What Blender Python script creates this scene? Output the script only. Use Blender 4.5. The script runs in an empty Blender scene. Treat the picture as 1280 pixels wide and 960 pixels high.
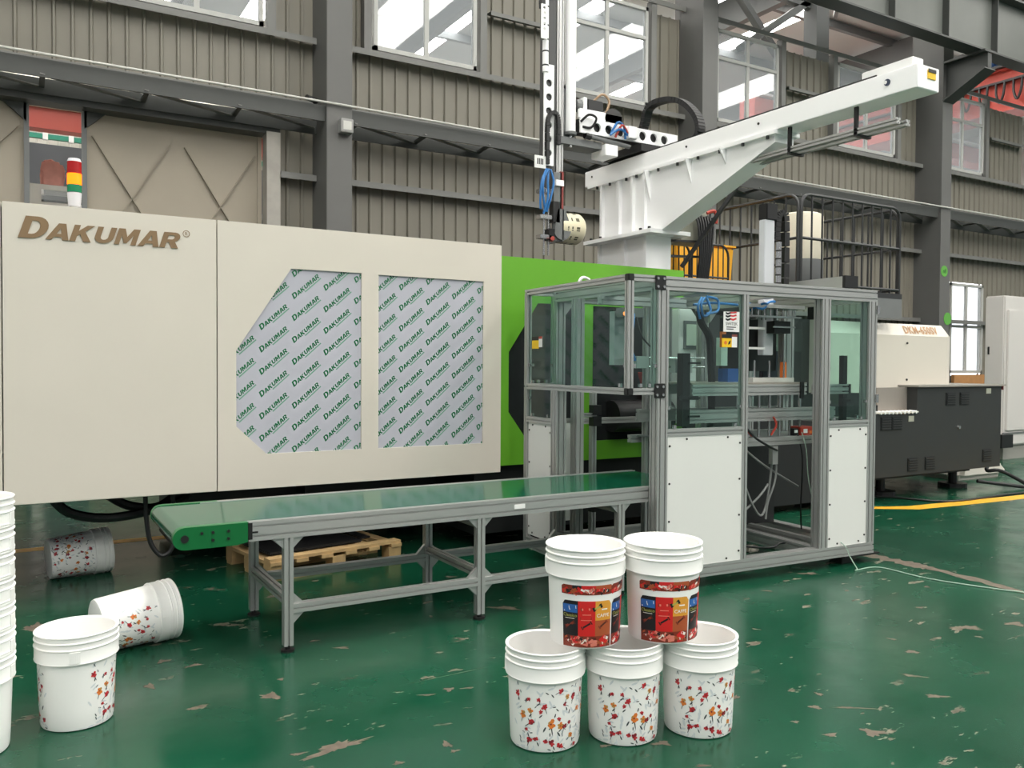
import bpy, bmesh, math, random
from mathutils import Vector, Matrix
random.seed(7)
sc = bpy.context.scene
COL = sc.collection
R = math.radians

# ------------------------------------------------------------------ camera, world, lights, exposure
cam = bpy.data.cameras.new('camera'); camo = bpy.data.objects.new('camera', cam); COL.objects.link(camo)
cam.sensor_width = 36.0; cam.lens = 36.0 * 1049.0 / 1280.0; cam.clip_end = 200
def cam_matrix(yaw, pitch, roll, loc):
    cy, sy, cp, sp = math.cos(yaw), math.sin(yaw), math.cos(pitch), math.sin(pitch)
    F = Vector((sy*cp, cy*cp, -sp)); Rt = Vector((cy, -sy, 0)); U = Rt.cross(F)
    r2 = Rt*math.cos(roll) + U*math.sin(roll); u2 = -Rt*math.sin(roll) + U*math.cos(roll)
    m = Matrix((r2, u2, -F)).transposed().to_4x4(); m.translation = loc
    return m
camo.matrix_world = cam_matrix(R(30.64), R(1.337), R(.357), Vector((0, 0, 1.42)))
sc.camera = camo
w = bpy.data.worlds.new('world'); sc.world = w; w.use_nodes = True
w.node_tree.nodes['Background'].inputs[0].default_value = (.95, .98, 1.0, 1)
w.node_tree.nodes['Background'].inputs[1].default_value = .36
sc.view_settings.view_transform = 'Standard'; sc.view_settings.look = 'None'
sc.view_settings.exposure = 0.14; sc.view_settings.gamma = 1.0
sc.view_settings.use_curve_mapping = False
SKY_STRENGTH = 13.5        # rooflights of this hall
SKY_STRENGTH_FAR = 20.0    # rooflights of the neighbouring hall

# ------------------------------------------------------------------ materials
def lin(c):
    return tuple(((v/255)/12.92 if v/255 <= .04045 else ((v/255+.055)/1.055)**2.4) for v in c)
MATS = {}
def mat(name, rgb, rough=.5, metal=0., var=0., scale=8., bump=0., coat=0., emit=0., spec=.5):
    if name in MATS: return MATS[name]
    m = bpy.data.materials.new(name); m.use_nodes = True; nt = m.node_tree; b = nt.nodes['Principled BSDF']
    c = lin(rgb)
    b.inputs['Base Color'].default_value = (*c, 1); b.inputs['Roughness'].default_value = rough
    b.inputs['Metallic'].default_value = metal; b.inputs['Coat Weight'].default_value = coat
    b.inputs['Specular IOR Level'].default_value = spec
    if emit:
        b.inputs['Emission Color'].default_value = (*c, 1); b.inputs['Emission Strength'].default_value = emit
    if var or bump:
        tc = nt.nodes.new('ShaderNodeTexCoord'); n = nt.nodes.new('ShaderNodeTexNoise')
        n.inputs['Scale'].default_value = scale; n.inputs['Detail'].default_value = 5
        nt.links.new(tc.outputs['Object'], n.inputs['Vector'])
        if var:
            mr = nt.nodes.new('ShaderNodeMapRange'); mr.inputs[1].default_value = .3; mr.inputs[2].default_value = .7
            mr.inputs[3].default_value = 1-var; mr.inputs[4].default_value = 1+var
            nt.links.new(n.outputs['Fac'], mr.inputs[0])
            mx = nt.nodes.new('ShaderNodeVectorMath'); mx.operation = 'SCALE'
            mx.inputs[0].default_value = c; nt.links.new(mr.outputs[0], mx.inputs['Scale'])
            nt.links.new(mx.outputs[0], b.inputs['Base Color'])
        if bump:
            bp = nt.nodes.new('ShaderNodeBump'); bp.inputs['Strength'].default_value = bump; bp.inputs['Distance'].default_value = .01
            nt.links.new(n.outputs['Fac'], bp.inputs['Height']); nt.links.new(bp.outputs[0], b.inputs['Normal'])
    MATS[name] = m
    return m
def glass(name, tint, refl=.12, rough=.02, haze=0.):
    m = bpy.data.materials.new(name); m.use_nodes = True; nt = m.node_tree
    nt.nodes.remove(nt.nodes['Principled BSDF']); out = nt.nodes['Material Output']
    t = nt.nodes.new('ShaderNodeBsdfTransparent'); t.inputs[0].default_value = (*tint, 1)
    g = nt.nodes.new('ShaderNodeBsdfGlossy'); g.inputs['Roughness'].default_value = rough
    f = nt.nodes.new('ShaderNodeLayerWeight'); f.inputs[0].default_value = .5
    pw = nt.nodes.new('ShaderNodeMath'); pw.operation = 'POWER'; pw.inputs[1].default_value = 5.
    ad = nt.nodes.new('ShaderNodeMath'); ad.operation = 'MULTIPLY_ADD'; ad.inputs[1].default_value = .7; ad.inputs[2].default_value = refl; ad.use_clamp = True
    mx = nt.nodes.new('ShaderNodeMixShader')
    nt.links.new(f.outputs['Facing'], pw.inputs[0]); nt.links.new(pw.outputs[0], ad.inputs[0]); nt.links.new(ad.outputs[0], mx.inputs[0])
    nt.links.new(t.outputs[0], mx.inputs[1]); nt.links.new(g.outputs[0], mx.inputs[2]); nt.links.new(mx.outputs[0], out.inputs[0])
    if haze:  # pale diffuse mixed in to stand for haze and reflection on the panes
        df = nt.nodes.new('ShaderNodeBsdfDiffuse'); df.inputs[0].default_value = (.72, .75, .78, 1); m2 = nt.nodes.new('ShaderNodeMixShader'); m2.inputs[0].default_value = haze
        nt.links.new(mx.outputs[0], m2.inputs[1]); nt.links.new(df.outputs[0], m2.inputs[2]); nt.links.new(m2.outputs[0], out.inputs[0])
    MATS[name] = m
    return m
def floor_material():
    m = bpy.data.materials.new('green epoxy floor'); m.use_nodes = True; nt = m.node_tree; N = nt.nodes; L = nt.links
    b = N['Principled BSDF']; tc = N.new('ShaderNodeTexCoord')
    def noise(scale, rot=0., sx=1., sy=1., detail=4., rough=.5, off=0.):
        mp = N.new('ShaderNodeMapping'); mp.inputs['Rotation'].default_value = (0, 0, rot)
        mp.inputs['Scale'].default_value = (sx, sy, 1); mp.inputs['Location'].default_value = (off, off*.7, 0)
        L.new(tc.outputs['Object'], mp.inputs[0])
        n = N.new('ShaderNodeTexNoise'); n.inputs['Scale'].default_value = scale; n.inputs['Detail'].default_value = detail
        n.inputs['Roughness'].default_value = rough; L.new(mp.outputs[0], n.inputs[0]); return n.outputs['Fac']
    def rng(src, a, z, o0=0., o1=1.):
        r = N.new('ShaderNodeMapRange'); r.inputs[1].default_value = a; r.inputs[2].default_value = z
        r.inputs[3].default_value = o0; r.inputs[4].default_value = o1; L.new(src, r.inputs[0]); return r.outputs[0]
    def mth(op, a, c):
        k = N.new('ShaderNodeMath'); k.operation = op
        for i, v in enumerate((a, c)):
            if isinstance(v, (int, float)): k.inputs[i].default_value = v
            else: L.new(v, k.inputs[i])
        return k.outputs[0]
    def mixc(fac, a, c):
        x = N.new('ShaderNodeMix'); x.data_type = 'RGBA'; L.new(fac, x.inputs[0])
        for i, v in ((6, a), (7, c)):
            if isinstance(v, tuple): x.inputs[i].default_value = (*v, 1)
            else: L.new(v, x.inputs[i])
        return x.outputs[2]
    base = mixc(rng(noise(.9, detail=6), .35, .65), lin((11, 62, 43)), lin((16, 73, 51)))
    base = mixc(rng(noise(14, R(-20), .25, 1.6, 6, .6), .45, .75, 0, .35), base, lin((30, 82, 60)))
    chips = rng(noise(7.5, R(-22), .55, 1.25, 6, .6, 3.1), .625, .645)
    chips = mth('MULTIPLY', chips, rng(noise(1.3, detail=2, off=9.), .46, .54))
    fine = rng(noise(20, R(-15), .5, 1.2, 5, .6, 5.), .655, .675)
    fine = mth('MULTIPLY', fine, rng(noise(2.2, detail=2, off=4.), .5, .6))
    scr = rng(noise(9, R(-35), .06, 2.2, 3, .5, 8.), .70, .72)
    scr = mth('MULTIPLY', scr, rng(noise(1.1, detail=2, off=2.), .5, .6))
    wear = mth('MAXIMUM', mth('MAXIMUM', chips, fine), mth('MULTIPLY', scr, .6))
    tan = mixc(rng(noise(22, detail=3), .4, .6), lin((88, 78, 66)), lin((124, 118, 102)))
    col = mixc(wear, base, tan)
    L.new(col, b.inputs['Base Color'])
    L.new(mth('MAXIMUM', mth('MULTIPLY', wear, .6), rng(noise(3., detail=5, off=1.), .3, .7, .16, .30)), b.inputs['Roughness'])
    b.inputs['Specular IOR Level'].default_value = .36
    bp = N.new('ShaderNodeBump'); bp.inputs['Strength'].default_value = .25; bp.inputs['Distance'].default_value = .004
    L.new(mth('SUBTRACT', noise(6., detail=2), wear), bp.inputs['Height']); L.new(bp.outputs[0], b.inputs['Normal'])
    MATS['floor'] = m
    return m

M_white = mat('cream machine paint', (214, 207, 195), .38, var=.015, scale=2)
M_green = mat('bright green paint', (104, 172, 44), .4)
M_alu = mat('anodised aluminium', (186, 186, 184), .38, metal=.6)
M_slot = mat('dark slot', (60, 60, 60), .6)
M_panel = mat('white composite panel', (226, 226, 222), .35)
M_black = mat('black plastic', (22, 22, 23), .45)
M_dark = mat('charcoal cabinet paint', (46, 48, 48), .45, var=.03, scale=6)
M_bed = mat('black machine bed', (24, 25, 26), .5)
M_rob = mat('robot white paint', (250, 250, 250), .35)
M_steel = mat('bright steel', (190, 190, 190), .25, metal=.9)
M_grey = mat('grey steel paint', (112, 114, 114), .55, var=.04, scale=4)
M_colm = mat('column grey paint', (98, 98, 96), .55, var=.05, scale=2)
M_girt = mat('girt grey paint', (112, 112, 109), .5, var=.06, scale=3)
M_gird = mat('dark girder paint', (68, 70, 68), .5, var=.05, scale=3)
M_sheet = mat('grey wall sheet', (122, 118, 107), .5, var=.05, scale=1.3)
M_door = mat('beige door sheet', (160, 151, 136), .55, var=.06, scale=1.2)
M_plast = mat('white bucket plastic', (250, 249, 246), .32)
M_logo = mat('bronze lettering', (134, 108, 78), .45)
M_film = mat('protective film', (186, 186, 196), .25, var=.02, scale=6)
M_print = mat('green film print', (18, 108, 66), .4)
M_belt = mat('green conveyor belt', (14, 84, 60), .13, var=.04, scale=3)
M_hous = mat('green roller housing', (10, 100, 50), .35)
M_yel = mat('yellow floor paint', (226, 168, 40), .5, var=.1, scale=10)
M_yello = mat('yellow hopper', (244, 176, 44), .45)
M_blue = mat('blue air hose', (42, 112, 176), .4)
M_red = mat('red paint', (176, 62, 48), .5)
M_rail = mat('black rail tube', (44, 45, 46), .4)
M_core = mat('cream core', (236, 226, 196), .45)
M_coreslot = mat('dark core slot', (96, 92, 70), .5)
M_gl = glass('green tinted glass', (.83, .94, .91), .035)
M_win = glass('window glass', (.86, .88, .90), .06, haze=.2)
M_wood = mat('pallet wood', (190, 158, 112), .7, var=.15, scale=12)
M_hose = mat('rubber hose', (26, 27, 28), .5)
M_rub = mat('worn concrete', (100, 88, 76), .7, var=.3, scale=22)
M_screw = mat('dark screw', (60, 58, 56), .4, metal=.6)
M_yst = mat('yellow sticker', (240, 196, 26), .5)
M_whi = mat('plain white', (236, 236, 234), .5)
M_org = mat('orange print', (226, 120, 52), .5)

# ------------------------------------------------------------------ mesh builder
W = {}
class MB:
    def __init__(s): s.v = []; s.f = []; s.m = []
    def add(s, vs, fs, mi=0):
        k = len(s.v); s.v += [tuple(v) for v in vs]; s.f += [tuple(k+i for i in f) for f in fs]; s.m += [mi]*len(fs); return s
    def box(s, x0, x1, y0, y1, z0, z1, mi=0):
        return s.add([(x0,y0,z0),(x1,y0,z0),(x1,y1,z0),(x0,y1,z0),(x0,y0,z1),(x1,y0,z1),(x1,y1,z1),(x0,y1,z1)],
                     [(0,3,2,1),(4,5,6,7),(0,1,5,4),(1,2,6,5),(2,3,7,6),(3,0,4,7)], mi)
    def obox(s, p0, p1, a, c, up=(0,0,1), mi=0):
        """a bar from p0 to p1, width a (sideways) and height c (towards up)"""
        p0 = Vector(p0); p1 = Vector(p1); d = (p1-p0).normalized(); up = Vector(up)
        if abs(d.dot(up)) > .99: up = Vector((0,1,0))
        sd = d.cross(up).normalized(); u2 = sd.cross(d)
        q = [p + sd*i*a/2 + u2*j*c/2 for p in (p0, p1) for i, j in ((-1,-1),(1,-1),(1,1),(-1,1))]
        return s.add(q, [(0,1,2,3),(7,6,5,4),(0,4,5,1),(1,5,6,2),(2,6,7,3),(3,7,4,0)], mi)
    def prism(s, poly, fn, d0, d1, mi=0):
        """poly 2d list, fn(a, b, d) -> 3d"""
        n = len(poly)
        return s.add([fn(a, b, d0) for a, b in poly] + [fn(a, b, d1) for a, b in poly],
                     [tuple(range(n))[::-1], tuple(range(n, 2*n))] + [(i, (i+1) % n, n+(i+1) % n, n+i) for i in range(n)], mi)
    def cyl(s, p0, p1, r0, r1=None, n=12, mi=0, caps=True):
        r1 = r0 if r1 is None else r1
        p0 = Vector(p0); p1 = Vector(p1); d = (p1-p0).normalized()
        a = d.orthogonal().normalized(); c = d.cross(a); k = len(s.v)
        ring = [(a*math.cos(2*math.pi*i/n) + c*math.sin(2*math.pi*i/n)) for i in range(n)]
        fs = [(i, (i+1) % n, n+(i+1) % n, n+i) for i in range(n)]
        if caps: fs += [tuple(range(n))[::-1], tuple(range(n, 2*n))]
        return s.add([p0+q*r0 for q in ring] + [p1+q*r1 for q in ring], fs, mi)
    def tube(s, pts, r, n=8, mi=0):
        pts = [Vector(p) for p in pts]; k = len(pts); vs = []; prev = None
        for i, p in enumerate(pts):
            d = (pts[min(i+1, k-1)] - pts[max(i-1, 0)]).normalized()
            a = d.orthogonal().normalized() if prev is None else (prev - d*prev.dot(d)).normalized()
            prev = a; c = d.cross(a)
            vs += [p + (a*math.cos(2*math.pi*j/n) + c*math.sin(2*math.pi*j/n))*r for j in range(n)]
        fs = [(i*n+j, i*n+(j+1) % n, (i+1)*n+(j+1) % n, (i+1)*n+j) for i in range(k-1) for j in range(n)]
        fs += [tuple(range(n))[::-1], tuple(range((k-1)*n, k*n))]
        return s.add(vs, fs, mi)
    def lathe(s, prof, n=48, cx=0., cy=0., mi=0):
        k = len(prof)
        vs = [(cx+r*math.cos(2*math.pi*j/n), cy+r*math.sin(2*math.pi*j/n), z) for r, z in prof for j in range(n)]
        return s.add(vs, [(i*n+j, i*n+(j+1) % n, (i+1)*n+(j+1) % n, (i+1)*n+j) for i in range(k-1) for j in range(n)], mi)
    def extr(s, p0, p1, a, c, up=(0,0,1), mi=0, g=.009, dp=.011):
        """aluminium extrusion with a T slot for about each 40 mm of every face"""
        p0 = Vector(p0); p1 = Vector(p1); d = (p1-p0).normalized(); up = Vector(up)
        if abs(d.dot(up)) > .99: up = Vector((0,1,0))
        sd = d.cross(up).normalized(); u2 = sd.cross(d); poly = []
        cor = [(-a/2,-c/2),(a/2,-c/2),(a/2,c/2),(-a/2,c/2)]
        for i in range(4):
            q0 = Vector(cor[i]); q1 = Vector(cor[(i+1) % 4]); ln = (q1-q0).length; e = (q1-q0)/ln; nr = Vector((-e.y, e.x))
            poly.append(q0)
            ns = max(1, round(ln/.042))
            for j in range(ns):
                t = ln*(j+.5)/ns
                poly += [q0+e*(t-g/2), q0+e*(t-g/2)+nr*dp, q0+e*(t+g/2)+nr*dp, q0+e*(t+g/2)]
        n = len(poly); vs = [p + sd*q.x + u2*q.y for p in (p0, p1) for q in poly]
        return s.add(vs, [tuple(range(n))[::-1], tuple(range(n, 2*n))] + [(i, (i+1) % n, n+(i+1) % n, n+i) for i in range(n)], mi)
    def mesh(s, name, mats, bevel=0., smooth=False):
        me = bpy.data.meshes.new(name); me.from_pydata(s.v, [], s.f)
        for m in (mats if isinstance(mats, (list, tuple)) else [mats]): me.materials.append(m)
        me.polygons.foreach_set('material_index', s.m)
        bm = bmesh.new(); bm.from_mesh(me)
        bmesh.ops.recalc_face_normals(bm, faces=bm.faces)
        if bevel: bmesh.ops.bevel(bm, geom=bm.edges[:], offset=bevel, segments=2, affect='EDGES', clamp_overlap=True)
        bm.to_mesh(me); bm.free()
        if smooth:
            me.polygons.foreach_set('use_smooth', [True]*len(me.polygons)); me.set_sharp_from_angle(angle=R(38))
        me.update()
        return me
    def build(s, name, mats, parent=None, bevel=0., smooth=False, world=False, loc=None):
        if world and parent is not None:
            iv = W[root_of(parent).name].inverted(); s.v = [tuple(iv @ Vector(v)) for v in s.v]
        return link(name, s.mesh(name, mats, bevel, smooth), parent, loc)
def root_of(o):
    while o.parent is not None: o = o.parent
    return o
def link(name, me, parent=None, loc=None, rot=None):
    o = bpy.data.objects.new(name, me); COL.objects.link(o)
    if parent is not None: o.parent = parent
    if loc is not None: o.location = loc
    if rot is not None: o.rotation_euler = rot
    if parent is None: W[o.name] = Matrix.LocRotScale(o.location, o.rotation_euler, None)
    return o
def tag(o, label=None, cat=None, group=None, kind=None):
    for k, v in (('label', label), ('category', cat), ('group', group), ('kind', kind)):
        if v: o[k] = v
    return o
def thing(name, label, cat, loc=(0,0,0), rot=(0,0,0), group=None, kind=None):
    o = bpy.data.objects.new(name, None); COL.objects.link(o); o.location = loc; o.rotation_euler = rot
    o.empty_display_size = .1
    W[o.name] = Matrix.Translation(Vector(loc)) @ bpy_euler(rot)
    return tag(o, label, cat, group, kind)
def bpy_euler(r):
    from mathutils import Euler
    return Euler(r).to_matrix().to_4x4()
def copy_tree(o, parent=None):
    c = o.copy(); COL.objects.link(c); c.parent = parent
    for ch in list(o.children): copy_tree(ch, c)
    return c
def B(*a): return MB().box(*a)
def arc(c, r, a0, a1, n=8):
    return [(c[0]+r*math.cos(R(a0+(a1-a0)*i/n)), c[1]+r*math.sin(R(a0+(a1-a0)*i/n))) for i in range(n+1)]
def smooth_path(pts, k=6):
    pts = [Vector(p) for p in pts]; out = []
    q = [pts[0]] + pts + [pts[-1]]
    for i in range(1, len(q)-2):
        for j in range(k):
            t = j/k; a, b, c, d = q[i-1], q[i], q[i+1], q[i+2]
            out.append(.5*((2*b) + (c-a)*t + (2*a-5*b+4*c-d)*t*t + (3*b-a-3*c+d)*t**3))
    out.append(pts[-1])
    return out
def text_mesh(body, size=1., shear=0., offset=0., extrude=0., spacing=1.):
    cu = bpy.data.curves.new('lettering', 'FONT'); cu.body = body; cu.size = size; cu.shear = shear; cu.offset = offset
    cu.extrude = extrude; cu.space_character = spacing; cu.resolution_u = 3
    o = bpy.data.objects.new('lettering', cu); COL.objects.link(o)
    dg = bpy.context.evaluated_depsgraph_get(); dg.update()
    me = bpy.data.meshes.new_from_object(o.evaluated_get(dg))
    vs = [tuple(v.co) for v in me.vertices]; fs = [tuple(p.vertices) for p in me.polygons]
    bpy.data.objects.remove(o); bpy.data.curves.remove(cu); bpy.data.meshes.remove(me)
    return vs, fs
def fit_text(body, width, height, shear=0., offset=.0, spacing=1., extrude=0.):
    """lettering scaled into width x height, lower left at 0,0"""
    vs, fs = text_mesh(body, 1., shear, offset, extrude, spacing)
    x0 = min(v[0] for v in vs); x1 = max(v[0] for v in vs); y0 = min(v[1] for v in vs); y1 = max(v[1] for v in vs)
    return [((v[0]-x0)/(x1-x0)*width, (v[1]-y0)/(y1-y0)*height, v[2]) for v in vs], fs
def ell(cx, cz, rx, rz, a0, a1, n=8):
    return [(cx+rx*math.cos(R(a0+(a1-a0)*i/n)), cz+rz*math.sin(R(a0+(a1-a0)*i/n))) for i in range(n+1)]
GLYPH = {
 'D': (.86, [(0, 0)]+ell(.40, .5, .46, .5, -90, 90, 10)+[(0, 1)], [[(.27, .2)]+ell(.40, .5, .18, .3, -90, 90, 8)+[(.27, .8)]]),
 'A': (1., [(0, 0), (.27, 0), (.33, .18), (.67, .18), (.73, 0), (1, 0), (.66, 1), (.34, 1)], [[(.405, .38), (.595, .38), (.5, .70)]]),
 'K': (.95, [(0, 0), (.27, 0), (.27, .32), (.37, .43), (.62, 0), (.95, 0), (.56, .62), (.90, 1), (.57, 1), (.27, .64), (.27, 1), (0, 1)], []),
 'U': (.86, [(0, 1), (0, .40)]+ell(.43, .40, .43, .40, 180, 360, 10)[1:]+[(.86, 1), (.60, 1), (.60, .40)]+ell(.43, .40, .17, .19, 360, 180, 8)[1:]+[(.26, 1)], []),
 'M': (1., [(0, 0), (.23, 0), (.23, .58), (.42, .1), (.56, .1), (.76, .58), (.76, 0), (1, 0), (1, 1), (.69, 1), (.495, .50), (.30, 1), (0, 1)], []),
 'R': (.92, [(0, 0), (.27, 0), (.27, .36), (.38, .36), (.59, 0), (.92, 0), (.66, .42)]+ell(.54, .69, .31, .31, -50, 90, 8)+[(0, 1)], [[(.27, .55)]+ell(.48, .68, .10, .13, -90, 90, 6)+[(.27, .81)]])}
def glyph(ch):
    w_, o, hs = GLYPH[ch]; bm = bmesh.new(); es = []
    for lp in [o]+hs:
        vs = [bm.verts.new((a, b, 0)) for a, b in lp]
        es += [bm.edges.new((vs[i], vs[(i+1) % len(vs)])) for i in range(len(vs))]
    bmesh.ops.triangle_fill(bm, edges=es, use_beauty=True)
    bm.verts.index_update(); r = ([tuple(v.co) for v in bm.verts], [tuple(v.index for v in f.verts) for f in bm.faces]); bm.free()
    return r
def wordmark(total, cap):
    """heavy slanted small-cap word with a big first letter; lower left at 0,0"""
    mb = MB(); x = 0.
    for i, ch in enumerate('DAKUMAR'):
        k = 1. if i == 0 else .77
        v, f = glyph(ch); mb.add([((x+a*k)+.26*b*k, b*k, 0) for a, b, c in v], f)
        x += GLYPH[ch][0]*k+(.07 if ch in 'KUM' else .02)
    x1 = max(v[0] for v in mb.v)
    return [(a/x1*total, b*cap, 0) for a, b, c in mb.v], mb.f

# ================================================================== SETTING
floor = link('floor', MB().box(-14, 34, -14, 40, -.2, 0).mesh('floor', floor_material())); tag(floor, kind='structure')
def patch(cx, cy, ln, wd, ang, seed):
    rnd = random.Random(seed); n = 44; pts = []; ln *= .7; wd *= .75
    for i in range(n):
        t = 2*math.pi*i/n; k = rnd.uniform(.5, 1.05)*(.75+.25*math.sin(3*t+seed))
        x = math.cos(t)*ln/2*k; y = math.sin(t)*wd/2*k
        pts.append((cx+x*math.cos(ang)-y*math.sin(ang), cy+x*math.sin(ang)+y*math.cos(ang)))
    MB().prism(pts, lambda a, b, d: (a, b, d), .0, .0008).build('worn_patch', M_rub, floor)
def band(p, q, wd, seed):
    rnd = random.Random(seed); p = Vector(p); q = Vector(q); e = (q-p).normalized(); n = Vector((-e.y, e.x)); k = 16
    up = [p+(q-p)*i/k+n*wd/2*rnd.uniform(.4, 1.15) for i in range(k+1)]; dn = [p+(q-p)*i/k-n*wd/2*rnd.uniform(.4, 1.15) for i in range(k+1)]
    MB().prism([tuple(v) for v in up+dn[::-1]], lambda a, b, d: (a, b, d), .0, .0008).build('worn_patch', M_rub, floor)
band((5.53, 4.05), (5.55, 3.57), .16, 3); band((5.56, 3.57), (5.46, 2.75), .11, 4)
PATCHES = [(.076, 5.115, .22, .34, 0), (.50, 3.94, .09, .16, .2), (.93, 3.57, .13, .2, .6), (1.62, 3.26, .10, .08, 0), (2.31, 4.78, .2, .12, .5), (3.84, 2.55, .16, .10, -.6),
    (4.46, 2.64, .34, .14, -.5), (4.76, 2.545, .22, .16, -.4), (2.86, 2.06, .2, .13, -.9), (3.54, 2.35, .22, .06, -.9), (2.99, 2.25, .36, .035, -.62),
    (1.02, 2.97, .5, .12, .15), (1.38, 2.79, .06, .14, 0), (.617, 3.6, .08, .05, 0), (1.99, 3.35, .16, .07, -.3), (2.86, 2.33, .08, .1, .3), (3.41, 2.15, .2, .07, -.6),
    (1.35, 5.1, .25, .1, 0), (2.45, 4.2, .4, .12, -.7), (4.67, 3.88, .3, .1, -.5), (.25, 4.6, .2, .12, .4), (2.2, 2.0, .1, .14, .2)]
PATCHES += [(random.uniform(.3, 5.2), random.uniform(2.0, 5.2), random.uniform(.06, .16), random.uniform(.03, .08), random.uniform(-1.2, .6)) for i in range(46)]
for i, p in enumerate(PATCHES): patch(*p, i+11)
YL = MB().prism([(7.2, 5.46), (7.75, 5.10), (8.6, 5.02), (12.5, 4.74), (12.5, 4.92), (8.6, 5.20), (7.8, 5.28), (7.25, 5.52)], lambda a, b, d: (a, b, d), 0, .0012)
YL.build('floor_marking', M_yel, floor)
B(-9, 3.0, 7.20, 7.33, 0, .0012).build('floor_marking', M_yel, floor)

fl2 = B(-14, 34, 10.3, 34, 0, .02).build('bounce_floor', mat('pale bounce floor', (186, 184, 178), .6)); tag(fl2, kind='structure')  # unseen pale slab added to bounce light up into the neighbouring hall
# --- partition wall of corrugated sheet between steel columns
wall = thing('wall_back', None, None, (9, 10.2, 0), kind='structure')
def sheet(x0, x1, z0, z1, y=10.15, pitch=.176, dep=.028, m=M_sheet, parent=wall, name='corrugated_sheet'):
    """trapezoid-rib wall sheet: wide pans with a narrow raised rib on each pitch"""
    mb = MB(); pts = [(x0, y)]
    i = math.floor(x0/pitch)
    while i*pitch < x1:
        for o, d in ((.0, 0), (.012, dep), (.034, dep), (.046, 0)):
            x = i*pitch+o
            if x0 < x < x1: pts.append((x, y-d if d > 0 else y-d))
        i += 1
    pts.append((x1, y)); n = len(pts)
    mb.add([(a, b, z0) for a, b in pts] + [(a, b, z1) for a, b in pts], [(i, i+1, n+i+1, n+i) for i in range(n-1)])
    return mb.build(name, m, parent, world=True)
WINS = [(1.05, 2.53), (3.9, 5.36), (6.78, 8.31), (9.72, 11.15), (12.65, 14.3), (15.75, 17.2), (18.9, 20.4)]
ZS, ZH, ZT = 5.36, 6.86, 7.02
xs = [-10.0]
for a, b in WINS: xs += [a, b]
xs.append(33.)
for i in range(0, len(xs)-1, 2):
    sheet(xs[i]+(.06 if i else 0), xs[i+1]-.06, ZS, ZH-.02)
for x0, x1 in ((-10, 3.2), (3.2, 9.1), (9.1, 15.2), (15.2, 21.2), (21.2, 33)):
    sheet(x0, x1, 4.5, ZS)
sheet(2.72, 3.3, 0, 4.5); sheet(3.2, 9.1, 0, 4.5); sheet(9.1, 15.2, 0, 4.5)
sheet(15.2, 16.2, 0, 3.15); sheet(17.42, 33, 0, 3.15); sheet(15.2, 33, 3.15, 4.5); sheet(-10, -2.3, 0, 4.5); sheet(16.2, 17.42, 0, 1.25)
BAYS = ((-2.7, 3.15), (3.46, 9.02), (9.33, 15.1), (15.41, 21.1))
def girt(x0, x1, z, h=.07, d=.16):
    mb = B(x0, x1, 10.14-d, 10.12, z+h-.012, z+h); mb.box(x0, x1, 10.14-d, 10.146-d, z-.005, z+h-.012)
    return mb.build('girt', M_girt, wall, world=True)
for i, (x0, x1) in enumerate(BAYS):
    girt(x0, x1, 5.26); girt(x0, x1, 4.50, d=.12)
    girt(x0, x1, ZT-.1)
    if i: girt(x0, x1, 3.62); girt(x0, x1, 2.3)
    else: girt(2.72, 3.15, 3.62)
for a, b in ((5.55, 6.6), (11.35, 12.45), (17.4, 18.7)): girt(a, b, 6.13, .05)
def stud(x, z0=5.32, z1=6.95):
    B(x-.05, x+.05, 10.0, 10.12, z0, z1).build('window_stud', M_girt, wall, world=True)
for a, b in WINS[:6]: stud(a-.09); stud(b+.09)

def window(n, x0, x1, z0, z1, transom=None, y=10.06):
    t = thing('window_%d' % n, None, None, (x0, y, z0), kind='structure')
    fm = mat('window frame', (176, 176, 172), .45)
    for bx in ((x0, x1, y-.03, y+.04, z0, z0+.055), (x0, x1, y-.03, y+.04, z1-.05, z1), (x0, x0+.05, y-.03, y+.04, z0, z1), (x1-.05, x1, y-.03, y+.04, z0, z1)):
        B(*bx).build('frame_bar', fm, t, world=True)
    mx = (x0+x1)/2
    B(mx-.03, mx+.03, y-.02, y+.03, z0+.05, z1-.05).build('mullion', fm, t, world=True)
    rows = [(z0+.05, z1-.05)]
    if transom:
        B(x0+.05, x1-.05, y-.025, y+.035, transom-.025, transom+.025).build('transom', fm, t, world=True)
        rows = [(z0+.05, transom-.025), (transom+.025, z1-.05)]
    for a, b in rows:
        for u, v in ((x0+.05, mx-.03), (mx+.03, x1-.05)):
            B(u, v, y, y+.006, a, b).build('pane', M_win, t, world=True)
for i, (a, b) in enumerate(WINS[:6]): window(i+1, a, b, ZS, ZH-.02, 6.38)
window(7, 16.22, 17.36, 1.30, 3.12, 2.25, 10.10)
wg = thing('window_sill_board', 'orange brown wooden board under the ground-level window', 'board', (16.8, 10.0, 1.0))
MB().box(16.2, 17.6, 9.96, 10.02, 1.0, 1.27).build('plank', mat('orange board', (186, 134, 84), .6, var=.1), wg, world=True)
MB().box(16.2, 17.6, 9.9, 10.06, 0, 1.0).build('base_cabinet', M_grey, wg, world=True)

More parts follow.
